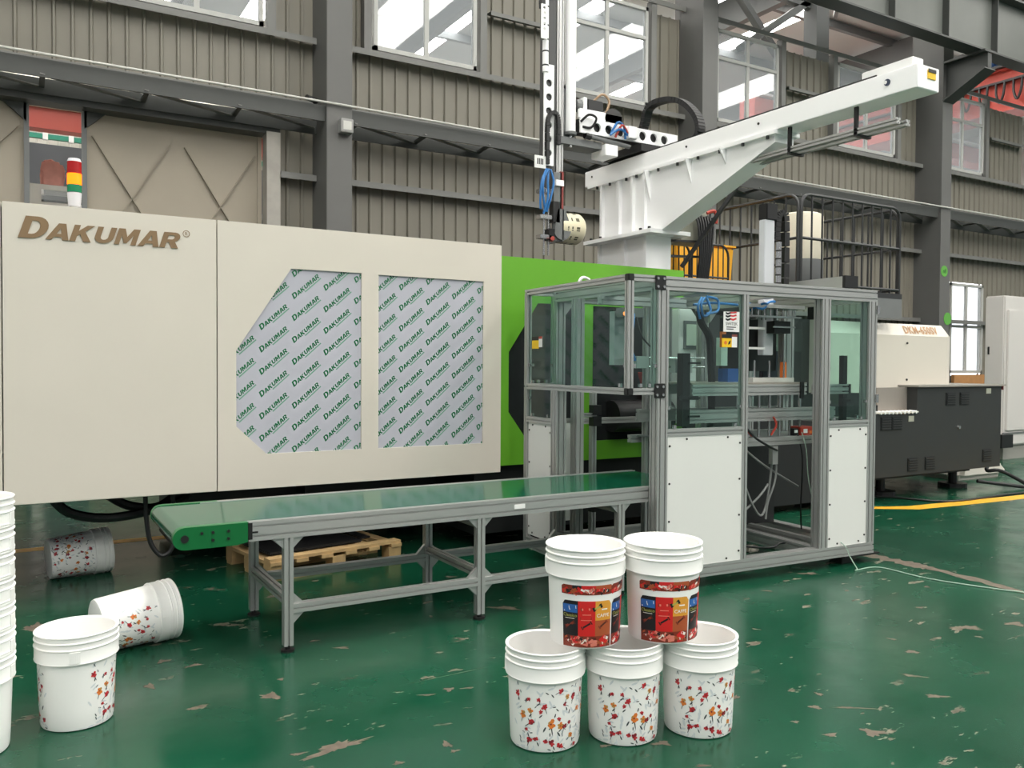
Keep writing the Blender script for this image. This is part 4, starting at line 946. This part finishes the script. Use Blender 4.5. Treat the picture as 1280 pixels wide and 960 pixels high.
MB().box(1.12, 1.5, .55, .58, 1.55, 1.68).build('gripper_cover', M_black, hu)
MB().box(1.72, 1.86, .80, .84, 1.54, 1.72).build('control_screen', mat('pale green box', (190, 214, 200), .4), hu)
MB().box(1.70, 1.86, .86, .90, 1.30, 1.60).build('black_film_cover', mat('black plastic film', (52, 56, 62), .2, bump=.8, scale=9), hu)
MB().box(.34, .40, .18, .24, 1.02, 1.50).build('vertical_slide', M_black, hu); MB().box(.30, .46, .165, .18, 1.195, 1.22).build('slide_carriage', M_black, hu)
for z in (1.08, 1.20, 1.43): MB().box(.38, .47, .16, .175, z, z+.012).build('slide_tab', M_black, hu)
MB().box(1.83, 1.87, .18, .22, 1.02, 1.5).build('vertical_slide', M_black, hu); MB().box(1.80, 1.89, .165, .18, 1.16, 1.18).build('slide_carriage', M_black, hu)
for i in range(8):
    x = 1.15+.048*i; MB().cyl((x, .38+.05*(i % 3), 1.305), (x, .38+.05*(i % 3), 1.46-.02*(i % 2)), .007, n=8).build('pin', M_steel, hu)
MB().box(1.12, 1.52, .36, .50, 1.305, 1.335).build('pin_tray', mat('tray', (196, 196, 190), .4), hu)
for i in range(7): MB().cyl((.96+.1*i, .34, .915), (.96+.1*i, .34, 1.22), .01, n=8).build('pin', M_steel, hu)
MB().box(1.46, 1.485, .40, .44, 1.305, 1.45).build('red_lever', M_org, hu)
hd = MB().box(1.02, 1.62, .36, .80, 1.84, 1.865).build('gripper_head', M_alu, hu)
for i in range(9): MB().cyl((1.06+.06*i, .38, 1.84), (1.06+.06*i, .38, 1.785), .006, n=8).build('suction_rod', M_steel, hd)
for i in range(4): MB().cyl((1.15+.1*i, .50, 1.84), (1.15+.1*i, .50, 1.76), .022, n=10).build('suction_head', M_grey, hd)
MB().box(1.04, 1.60, .37, .39, 1.77, 1.785).build('gripper_bar', M_steel, hu); MB().box(1.04, 1.60, .60, .62, 1.77, 1.785).build('gripper_bar', M_steel, hu)
for z in (1.685, 1.54): MB().box(1.10, 1.27, .40, .42, z, z+.016).build('light_bar', M_whi, hu)
MB().box(1.36, 1.52, .40, .5, 1.66, 1.75).build('gripper_motor', M_black, hu); MB().box(1.34, 1.56, .39, .40, 1.70, 1.712).build('motor_bracket', M_steel, hu)
MB().box(.92, 1.02, .40, .5, 1.305, 1.40).build('blue_valve', mat('blue valve body', (40, 84, 150), .4), hu)
MB().box(.86, .90, .40, .42, 1.55, 1.66).build('orange_tag', M_org, hu)
MB().box(.90, .96, .45, .50, 1.42, 1.62).build('pale_connector', mat('pale green box', (190, 214, 200)), hu)
for j, pts in enumerate(([(.70, .4, 1.89), (.64, .36, 1.84), (.66, .36, 1.76), (.74, .38, 1.80), (.72, .4, 1.89)], [(.66, .38, 1.89), (.61, .36, 1.82), (.63, .36, 1.74)], [(.72, .4, 1.90), (.82, .4, 1.88), (.80, .38, 1.80), (.70, .38, 1.78)],
    [(1.10, .4, 1.87), (1.2, .36, 1.83), (1.28, .38, 1.88), (1.36, .4, 1.89)], [(1.12, .4, 1.82), (1.22, .36, 1.87), (1.32, .4, 1.84)], [(.62, .42, 1.84), (.8, .42, 1.86), (1.1, .42, 1.85)])):
    MB().tube(smooth_path(pts), .009, 6).build('air_hose', M_blue, hu, smooth=True)
MB().tube(smooth_path([(.66, .4, 1.80), (.69, .42, 1.72), (.78, .44, 1.62), (.80, .44, 1.45), (.81, .44, 1.2), (.82, .46, .95)]), .026, 8).build('corrugated_hose', M_black, hu, smooth=True)
# unit at the conveyor end, seen through the overhanging box
MB().box(.02, .12, .50, .56, 1.42, 1.78).build('slide_plate', M_alu, hu); hx('cross_slide', (-.02, .62, 1.86), (.7, .62, 1.86), .06, .06)
MB().box(.03, .20, .42, .5, 1.74, 1.80).build('slide_head', M_grey, hu)
MB().box(.10, .20, .36, .44, 1.40, 1.48).build('gripper_block', M_alu, hu)
for z in (1.41, 1.47): MB().cyl((.20, .36, z), (.62, .30, z), .008, n=8).build('guide_rod', M_steel, hu)
MB().box(.36, .50, .28, .36, 1.37, 1.46).build('rod_block', M_alu, hu)
for i in range(4): MB().tube(smooth_path([(.06+.02*i, .42, 1.76), (.04+.015*i, .38, 1.68), (.03+.01*i, .37, 1.55), (.07+.01*i, .37, 1.45)]), .008, 6).build('air_hose', M_blue, hu, smooth=True)
MB().tube(smooth_path([(.14, .42, 1.74), (.15, .38, 1.62), (.22, .38, 1.55), (.30, .36, 1.48)]), .006, 6).build('cable', M_black, hu, smooth=True)
MB().cyl((.045, .42, 1.76), (.045, .41, 1.76), .014, n=10).build('indicator_lamp', mat('orange lamp', (255, 140, 70), .4, emit=2), hu)
# axes above the roof
zx = MB().box(1.33, 1.43, .48, .54, 1.5, 2.5).build('lift_axis', mat('pale axis cover', (206, 208, 212), .35), hu, bevel=.004)
MB().box(1.34, 1.45, .47, .56, 2.5, 2.62).build('axis_motor', M_black, hu, bevel=.006)
MB().cyl((1.46, .47, 2.0), (1.46, .47, 2.34), .022, n=12).build('lift_cylinder', M_steel, hu, smooth=True)
for k in range(5): MB().cyl((1.46, .47, 2.03+.06*k), (1.46, .47, 2.04+.06*k), .0235, n=12).build('cylinder_band', M_screw, hu)
def chain2(pts, wd, th):
    p = smooth_path(pts, 5); mb = MB()
    for i in range(len(p)-1): mb.obox(p[i], p[i]+(p[i+1]-p[i])*.9, wd, th, (0, 1, 0))
    mb.build('cable_chain', M_black, hu)
chain2([(1.46, .5, 2.36), (1.47, .5, 2.52), (1.51, .5, 2.56), (1.55, .5, 2.50), (1.55, .5, 2.0)], .05, .05)
MB().prism([(.0, 1.975), (.1, 1.975), (.1, 2.03), (.06, 2.055), (0, 2.055)], lambda a, b, d: (1.62+a*1.2, d, b), .02, 1.25).build('roof_axis', M_alu, hu)
MB().box(1.62, 1.75, -.005, .02, 1.975, 2.06).build('axis_end', M_black, hu)
MB().box(.78, 1.1, 1.1, 1.28, 1.975, 2.06).build('roof_box', mat('off-white box', (206, 202, 192), .45), hu)
for i in range(5): MB().box(.02+.1*i, .09+.1*i, 1.1, 1.2, 1.975, 2.0+.012*(i % 3)).build('valve', M_black, hu)
MB().tube(smooth_path([(.1, 1.1, 2.0), (.14, 1.1, 2.06), (.2, 1.1, 2.05), (.22, 1.1, 1.99)]), .012, 6).build('white_hose', M_whi, hu, smooth=True)
M_cab = mat('grey cable', (128, 130, 128), .5)
for pts, m_ in (([(.92, .25, 1.03), (1.0, .22, .93), (1.12, .2, .86), (1.25, .25, .82)], M_black), ([(.92, .26, 1.06), (.96, .25, .98), (1.02, .26, .93)], M_red), ([(1.22, .26, 1.06), (1.24, .25, 1.0), (1.2, .26, .93)], M_red),
    ([(.98, .3, .62), (1.05, .28, .45), (1.14, .28, .36), (1.22, .3, .5), (1.26, .3, .8)], M_cab), ([(.98, .3, .84), (1.2, .3, .7), (1.62, .4, .52)], M_cab), ([(1.27, .28, .82), (1.27, .28, .62), (1.2, .28, .45), (1.18, .28, .33)], M_cab), ([(1.0, .3, .4), (1.12, .28, .5), (1.2, .28, .58)], M_cab),
    ([(1.0, .35, .14), (1.2, .25, .13), (1.4, .33, .13), (1.6, .22, .12), (1.75, .3, .13)], M_hose)):
    MB().tube(smooth_path(pts), .008, 6).build('cable', m_, hu, smooth=True)
MB().box(1.22, 1.27, .26, .30, .72, .85).build('limit_switch', M_alu, hu)
rx = thing('small_red_box', 'small red and white carton on the shelf inside the enclosure', 'box', (3.40, 3.98, 0), (0, 0, R(-3)))
MB().box(1.53, 1.68, .30, .42, .913, .975).build('carton', M_red, rx, bevel=.004); MB().box(1.56, 1.60, .298, .30, .93, .96).build('print_patch', M_whi, rx); MB().box(1.62, 1.66, .298, .30, .925, .945).build('print_patch', M_org, rx)
pa = thing('power_adapter', 'small black adapter with a white tip by the carton', 'adapter', (3.40, 3.98, 0), (0, 0, R(-3)))
MB().box(1.47, 1.51, .30, .35, .913, .965).build('adapter_body', M_black, pa); MB().box(1.468, 1.498, .296, .30, .935, .955).build('adapter_tip', M_whi, pa)
MB().tube(smooth_path([(1.49, .29, .93), (1.49, .24, .75), (1.48, .24, .4), (1.49, .24, .24)]), .006, 6).build('adapter_cord', M_black, pa, smooth=True)
pb = thing('plug_bundle', 'bundle of pale plugs lying on the floor inside the enclosure', 'plug', (3.40, 3.98, 0), (0, 0, R(-3)))
MB().box(1.36, 1.46, .62, .68, .0, .05).build('plug', mat('pale plug', (196, 188, 176), .5), pb, bevel=.01); MB().box(1.62, 1.76, .62, .72, .0, .07).build('plug', mat('pale plug', (196, 188, 176), .5), pb, bevel=.015)
MB().box(1.62, 1.74, .64, .70, .07, .11).build('red_plug', mat('dark red strip', (140, 60, 56), .5), pb, bevel=.01)

# cables on the floor
nc = MB().tube(smooth_path([(4.93, 4.175, .94), (4.925, 4.13, .82), (4.92, 4.10, .60), (4.95, 4.06, .40), (5.0, 4.0, .24), (5.03, 3.87, .155), (5.05, 3.84, .08), (5.06, 3.79, .006), (5.03, 3.77, .005), (5.24, 3.74, .005), (5.25, 3.38, .005), (5.39, 3.0, .005), (5.46, 2.87, .005), (5.6, 2.5, .005)]), .004, 6).build('network_cable', mat('pale green wire', (160, 182, 166), .5), smooth=True)
tag(nc, 'thin pale green cable leaving the enclosure across the floor', 'cable')
bc = MB().tube(smooth_path([(7.0, 6.0, .012), (8.03, 5.79, .012), (8.38, 5.24, .012), (9.16, 5.18, .012), (9.78, 5.17, .012), (12.5, 4.98, .012)]), .012, 6).build('power_cable', M_hose, smooth=True)
tag(bc, 'black cable lying along the yellow line in front of the cabinet', 'cable')
hz = MB().tube(smooth_path([(9.88, 5.8, .35), (9.98, 5.75, .38), (10.0, 5.7, .3), (9.9, 5.66, .2), (10.0, 5.55, .2), (10.3, 5.4, .03), (10.2, 5.35, .02), (9.6, 5.6, .1)]), .022, 8).build('drain_hose', M_hose, smooth=True)
tag(hz, 'thick black hose looping from the end of the black cabinet', 'hose')

# white machine and bits at the far right
wm = thing('white_machine', 'tall pale grey machine housing beyond the black cabinet', 'machine', (13.6, 7.4, 0))
M_pg = mat('pale grey housing', (206, 202, 198), .4)
B(12.98, 16.0, 7.2, 7.5, .22, 2.52).build('housing', M_pg, wm, bevel=.02, world=True)
B(13.05, 16.0, 7.17, 7.2, .45, 2.3).build('front_door', M_pg, wm, bevel=.008, world=True)
B(12.98, 16.0, 7.185, 7.2, .4, .42).build('seam', M_grey, wm, world=True)
B(12.965, 12.98, 7.42, 7.44, 1.62, 1.74).build('door_handle', M_black, wm, world=True)
B(13.1, 16.0, 7.25, 7.5, 0, .22).build('plinth', mat('plinth grey', (150, 148, 142), .5), wm, world=True)
B(12.8, 13.1, 7.1, 7.3, .2, .40).build('black_step', M_black, wm, world=True)
sk = thing('white_sack', 'crumpled white sack on the floor behind the black cabinet', 'sack', (10.6, 6.4, 0))
MB().prism([(-.5, 0), (.5, 0), (.55, .12), (.3, .3), (-.1, .36), (-.45, .25)], lambda a, b, d: (a, d, b), -.3, .3).build('sack_body', mat('white sack', (214, 208, 198), .7, bump=.6, scale=6), sk, bevel=.07)
MB().prism([(-.2, .34), (.3, .3), (.34, .4), (0, .5), (-.2, .44)], lambda a, b, d: (a, d, b), -.2, .2).build('sack_fold', mat('white sack', (214, 208, 198)), sk, bevel=.04)

# ================================================================== BUCKETS
BR, BT, BH = .131, .141, .37
def rad(z): return BR + (BT-BR)*min(1., z/.27)
def make_shell():
    out = [(0, .0), (BR-.012, .0), (BR-.003, .004), (BR, .014)] + [(rad(z), z) for z in (.08, .16, .24, .27)] + [(.1415, .30), (.143, BH-.004)]
    inn = [(.1465, BH), (.1395, BH-.004), (.1385, .27), (BR-.004, .02), (0, .012)]
    return MB().lathe(out+[(.1465, BH-.001)]+inn, 56)
def make_collar():
    p = [(rad(.262)+.0005, .262), (.1505, .262), (.1515, .265), (.1500, .268), (.1500, .314), (.1530, .317), (.1530, .320), (.1475, .323), (.1475, .339), (.1525, .342), (.1525, .345), (.1470, .348), (.1470, .362), (.1520, .365), (.1522, .369), (.1490, .3712), (.1465, .3705)]
    return MB().lathe(p, 56)
ME_shell = make_shell().mesh('shell', M_plast, smooth=True); ME_collar = make_collar().mesh('collar', M_plast, smooth=True)
def on_shell(s, z, d=.0008):
    a = s/.136; r = rad(z)+d
    return (r*math.sin(a), -r*math.cos(a), z)        # s = 0 faces local -Y
ml = MB()
for i in range(4):
    pass
def lug_mesh():
    mb = MB(); k = 5
    for i in range(k):
        a0 = -.12+.24*i/k; a1 = -.12+.24*(i+1)/k
        q = lambda a, r, z: (r*math.sin(a), -r*math.cos(a), z)
        mb.add([q(a0, .1535, .27), q(a1, .1535, .27), q(a1, .1535, .312), q(a0, .1535, .312), q(a0, .149, .27), q(a1, .149, .27), q(a1, .149, .312), q(a0, .149, .312)],
               [(0, 1, 2, 3), (4, 7, 6, 5), (0, 4, 5, 1), (3, 2, 6, 7), (0, 3, 7, 4), (1, 5, 6, 2)])
    return mb.mesh('handle_lug', M_plast)
ME_lug = lug_mesh()
C_red, C_dred, C_or, C_leaf, C_pale, C_tan = (mat('petal red', (196, 48, 54), .45), mat('petal dark red', (132, 32, 44), .45), mat('petal orange', (228, 128, 52), .45), mat('leaf dark', (62, 72, 74), .45), mat('pale print', (222, 226, 228), .45), mat('petal tan', (196, 150, 84), .45))
def floral():
    mb = MB(); rnd = random.Random(5)
    def shape(cx, cz, pts, mi, d):
        if abs(cx) > .335: return
        mb.add([on_shell(cx+x, min(.255, max(.006, cz+z)), d) for x, z in pts], [tuple(range(len(pts)))], mi)
    def petal(cx, cz, ang, ln, wd, mi, d=.0009):
        ca, sa = math.cos(ang), math.sin(ang)
        shape(cx, cz, [(x*ca-z*sa, x*sa+z*ca) for x, z in ((0, 0), (ln*.35, -wd*.5), (ln*.8, -wd*.45), (ln, 0), (ln*.8, wd*.45), (ln*.35, wd*.5))], mi, d)
    def flower(cx, cz, r, mi):
        a = rnd.uniform(0, 6.28)
        for i in range(5): petal(cx, cz, a+i*1.257+rnd.uniform(-.35, .35), r*rnd.uniform(.6, 1.25), r*rnd.uniform(.55, .95), (mi if rnd.random() < .72 else (1 if mi == 0 else 0 if mi == 1 else 5 if mi == 2 else 2)), .0009+.0001*i)
        if rnd.random() < .7: petal(cx, cz, rnd.uniform(3.5, 6), r*2.4, r*.22, 3, .00085)
        petal(cx-r*.2, cz, 0, r*.4, r*.35, 1 if mi != 1 else 0, .0015)
    def leaf(cx, cz, ang, ln, mi=3): petal(cx, cz, ang, ln, ln*.26, mi, .0008)
    # layout (u across, v from the top) of one repeat of the printed pattern
    FL = [(.03, .15, 0, 1), (.22, .20, 0, .8), (.36, .20, 0, .7), (.44, .30, 0, 1), (.24, .38, 2, 1), (.12, .45, 2, 1.2), (.39, .38, 0, .7), (.25, .56, 0, 1.2), (.53, .57, 2, 1.6), (.65, .50, 0, .8), (.67, .61, 5, 1.1), (.73, .63, 1, 1),
          (.82, .58, 1, .8), (.68, .06, 0, 1), (.88, .17, 1, 1.2), (.77, .17, 5, .9), (.73, .28, 1, .8), (.97, .40, 2, 1), (.17, .68, 0, .6), (.22, .83, 1, 1.1), (.31, .81, 0, .9), (.46, .84, 0, .9), (.54, .87, 1, 1.1), (.67, .92, 0, 1.1), (.85, .79, 2, 1), (.93, .95, 0, .8)]
    LF = [(.05, .03, 2, 1), (.08, .08, 5, .8), (.45, .07, -.6, 1), (.53, .10, -.9, 1.1), (.83, .03, .3, .8), (.92, .05, 1.2, .9), (.17, .27, 1.4, 1.3), (.30, .33, .8, .8), (.55, .31, .1, .9), (.60, .33, -.8, 1), (.82, .37, -1.8, 1.1), (.06, .38, .9, .9),
          (.20, .50, -1, .9), (.58, .48, 1.3, 1.1), (.42, .70, 1.1, 1.5), (.52, .70, -1.6, 1), (.62, .69, -1.0, 1.5), (.70, .72, -1.5, 1), (.10, .72, -.4, .9), (.22, .73, .2, .9), (.05, .80, -1.1, 1), (.48, .96, -.3, 1), (.56, .98, -1.2, 1), (.77, .86, .7, 1), (.88, .87, .1, 1), (.95, .70, 1.0, 1), (.08, .92, 1.9, 1), (.86, .97, .5, .9)]
    PW, PH = .262, .238
    for rep in range(3):
        s0 = -.335+rep*.272
        for i in range(60):
            u, v = rnd.random(), rnd.random(); leaf(s0+u*PW, .248-v*PH, rnd.uniform(0, 6.28), .028, 4)
        for u, v, mi, k in FL: flower(s0+u*PW, .246-v*PH, .0118*k, mi)
        for u, v, a, k in LF: leaf(s0+u*PW, .246-v*PH, a, .016*k)
        for u, v, mi, k in FL[::2]:
            leaf(s0+u*PW+.006, .246-v*PH-.01, rnd.uniform(3.6, 5.5), .018); 
    return mb.mesh('floral_print', [C_red, C_dred, C_or, C_leaf, C_pale, C_tan])
ME_floral = floral()
LC = [mat('label red', (214, 38, 38), .4), mat('label black', (34, 30, 34), .4), mat('label amber', (228, 160, 60), .4), mat('label brown', (178, 88, 52), .4), mat('label blue', (52, 104, 178), .4), mat('label white', (240, 234, 226), .4), mat('label chocolate', (88, 34, 26), .4), mat('label pink', (228, 132, 116), .4), mat('label olive', (176, 176, 90), .4), mat('label cocoa', (134, 52, 36), .4)]
def choc():
    mb = MB(); rnd = random.Random(3)
    def quad(s0, s1, z0, z1, mi, d=.0009, rc=None):
        k = max(1, int((s1-s0)/.008))
        def lim(s):
            if not rc: return z0, z1
            a0, a1, rr = rc; e = min(s-a0, a1-s)
            h = 0 if e > rr else rr-math.sqrt(max(0, rr*rr-(rr-e)**2)); return z0, z1-h
        for i in range(k):
            a = s0+(s1-s0)*i/k; b = s0+(s1-s0)*(i+1)/k; (p0, p1), (q0, q1) = lim(a), lim(b)
            mb.add([on_shell(a, p0, d), on_shell(b, q0, d), on_shell(b, q1, d), on_shell(a, p1, d)], [(0, 1, 2, 3)], mi)
    def rot(cs, cz, wd, ht, ang, mi, d):
        ca, sa = math.cos(ang), math.sin(ang)
        mb.add([on_shell(cs+x*ca-z*sa, cz+x*sa+z*ca, d) for x, z in ((-wd/2, -ht/2), (wd/2, -ht/2), (wd/2, ht/2), (-wd/2, ht/2))], [(0, 1, 2, 3)], mi)
    def txt(body, s, z, wd, ht, mi, d=.0022):
        v, f = fit_text(body, wd, ht, 0, .01); mb.add([on_shell(s+a, z+b, d) for a, b, c in v], f, mi)
    def rubble(s0, s1, z0, z1, n, d):
        for i in range(n):
            wd = rnd.uniform(.012, .03); rot(rnd.uniform(s0+.012, s1-.012), rnd.uniform(z0+.008, z1-.008), wd, wd*.5, rnd.uniform(-.7, .7), rnd.choice((0, 0, 1, 6, 7, 7, 9, 5, 3)), d+.00003*i)
    for s in (-.085, .111):                                   # repeats round the bucket
        s1 = s+.19; c = (s, s1, .014)
        quad(s, s+0.06118, .010, .182, 1, .0009, c); quad(s+0.06118, s+0.125, .010, .182, 0, .0009, c); quad(s+0.125, s1, .110, .182, 2, .0009, c); quad(s+0.125, s1, .010, .11, 3, .0009)
        quad(s+0.00133, s+0.05852, .138, .168, 4, .0012); rot(s+0.0399, .158, 0.0286, .011, .1, 5, .0014); rot(s+0.01862, .146, 0.026, .006, .3, 5, .0014)
        txt('Classico', s+0.00399, .122, 0.0532, .012, 8); quad(s+0.01064, s+0.04788, .115, .117, 5, .0013)
        rot(s+0.02926, .093, 0.0442, .016, .5, 6, .0013); rot(s+0.02926, .093, 0.0338, .009, .5, 9, .0015)
        rot(s+0.09044, .152, 0.039, .014, .05, 9, .0012); rot(s+0.09044, .152, 0.0312, .008, .05, 7, .0014)
        quad(s+0.07714, s+0.1091, .130, .133, 7, .0012); rot(s+0.09044, .118, 0.0416, .010, 0, 9, .0012); quad(s+0.07182, s+0.1117, .110, .1125, 7, .0012)
        rot(s+0.0931, .092, 0.0442, .014, .55, 6, .0013); rot(s+0.0931, .092, 0.0312, .007, .55, 1, .0015)
        rot(s+0.133, .158, 0.039, .016, .45, 1, .0016); rot(s+0.133, .158, 0.0234, .006, .45, 8, .0018); quad(s+0.149, s+0.1729, .148, .153, 5, .0013)
        txt('CAFFE', s+0.1303, .122, 0.05054, .013, 5)
        rot(s+0.1569, .094, 0.0416, .014, .6, 9, .0013); rot(s+0.1569, .094, 0.0286, .007, .6, 6, .0015)
        quad(s, s1, .010, .052, 9, .0011); rubble(s, s1, .010, .054, 46, .0013)
        quad(s-.004, s1+.004, .205, .24, 9, .0009, (s-.004, s1+.004, .006)); quad(s+0.0399, s+0.07315, .226, .24, 1, .0011); quad(s+0.07315, s+0.125, .222, .24, 0, .0011); quad(s+0.125, s1, .222, .24, 3, .0011)
        rubble(s-.002, s1+.002, .205, .232, 34, .0013)
    return mb.mesh('sweets_label_print', LC)
ME_choc = choc()
def bucket(loc, rotz, label, kind, group, rot=None, lug=0.):
    t = thing('plastic_bucket', label, 'bucket', loc, rot or (0, 0, rotz), group)
    link('shell', ME_shell, t); link('collar', ME_collar, t)
    for k in (0, 1): link('handle_lug', ME_lug, t, rot=(0, 0, lug+math.pi*k))
    if kind == 'floral': tag(link('floral_print', ME_floral, t), kind='stuff')
    elif kind == 'choc': tag(link('sweets_label', ME_choc, t), kind='stuff')
    return t
PG = 'buckets stacked in a pyramid'
bucket((1.725, 2.652, 0), R(59), 'floral bucket at the conveyor end of the pyramid base row', 'floral', PG, lug=R(0))
bucket((2.015, 2.545, 0), R(62), 'floral bucket in the middle of the pyramid base row', 'floral', PG, lug=R(0))
bucket((2.31, 2.445, 0), R(61), 'floral bucket at the enclosure end of the pyramid base row', 'floral', PG, lug=R(0))
bucket((1.87, 2.60, .372), R(-36), 'bucket with a red sweets label on top, on the conveyor side', 'choc', PG, lug=R(90))
bucket((2.165, 2.495, .372), R(-41), 'bucket with a red sweets label on top, on the enclosure side', 'choc', PG, lug=R(90))
bucket((.205, 3.72, 0), R(159), 'upright floral bucket standing alone before a fallen bucket', 'floral', 'loose buckets', lug=R(-165))
SG = 'nested bucket stack'
for i in range(7):
    bucket((-.155, 3.60, .093*i), R(20*i), ['bottom bucket of the tall nested stack', 'second bucket from the bottom of the nested stack', 'third bucket from the bottom of the nested stack', 'fourth bucket from the bottom of the nested stack', 'fifth bucket from the bottom of the nested stack', 'sixth bucket from the bottom of the nested stack', 'topmost bucket of the tall nested stack'][i], 'plain', SG, lug=R(70-20*i))
def lying(px, py, heading, roll, label):
    """bucket lying on its side; heading = direction of its rim end in plan"""
    tilt = math.atan2(.1525-BR, .37)
    ax = Vector((math.cos(heading)*math.cos(tilt), math.sin(heading)*math.cos(tilt), math.sin(tilt)))
    q = ax.to_track_quat('Z', 'Y').to_matrix().to_4x4() @ Matrix.Rotation(roll, 4, 'Z')
    m = Matrix.Translation((px, py, BR*math.cos(tilt)+.001)) @ q
    e = m.to_euler()
    return bucket(m.to_translation(), 0, label, 'floral', 'loose buckets', rot=tuple(e), lug=R(60))
lying(.175, 6.22, R(8), R(200), 'floral bucket lying on its side under the machine')
lying(.33, 4.52, R(12), R(20), 'fallen floral bucket lying behind the upright loose bucket')
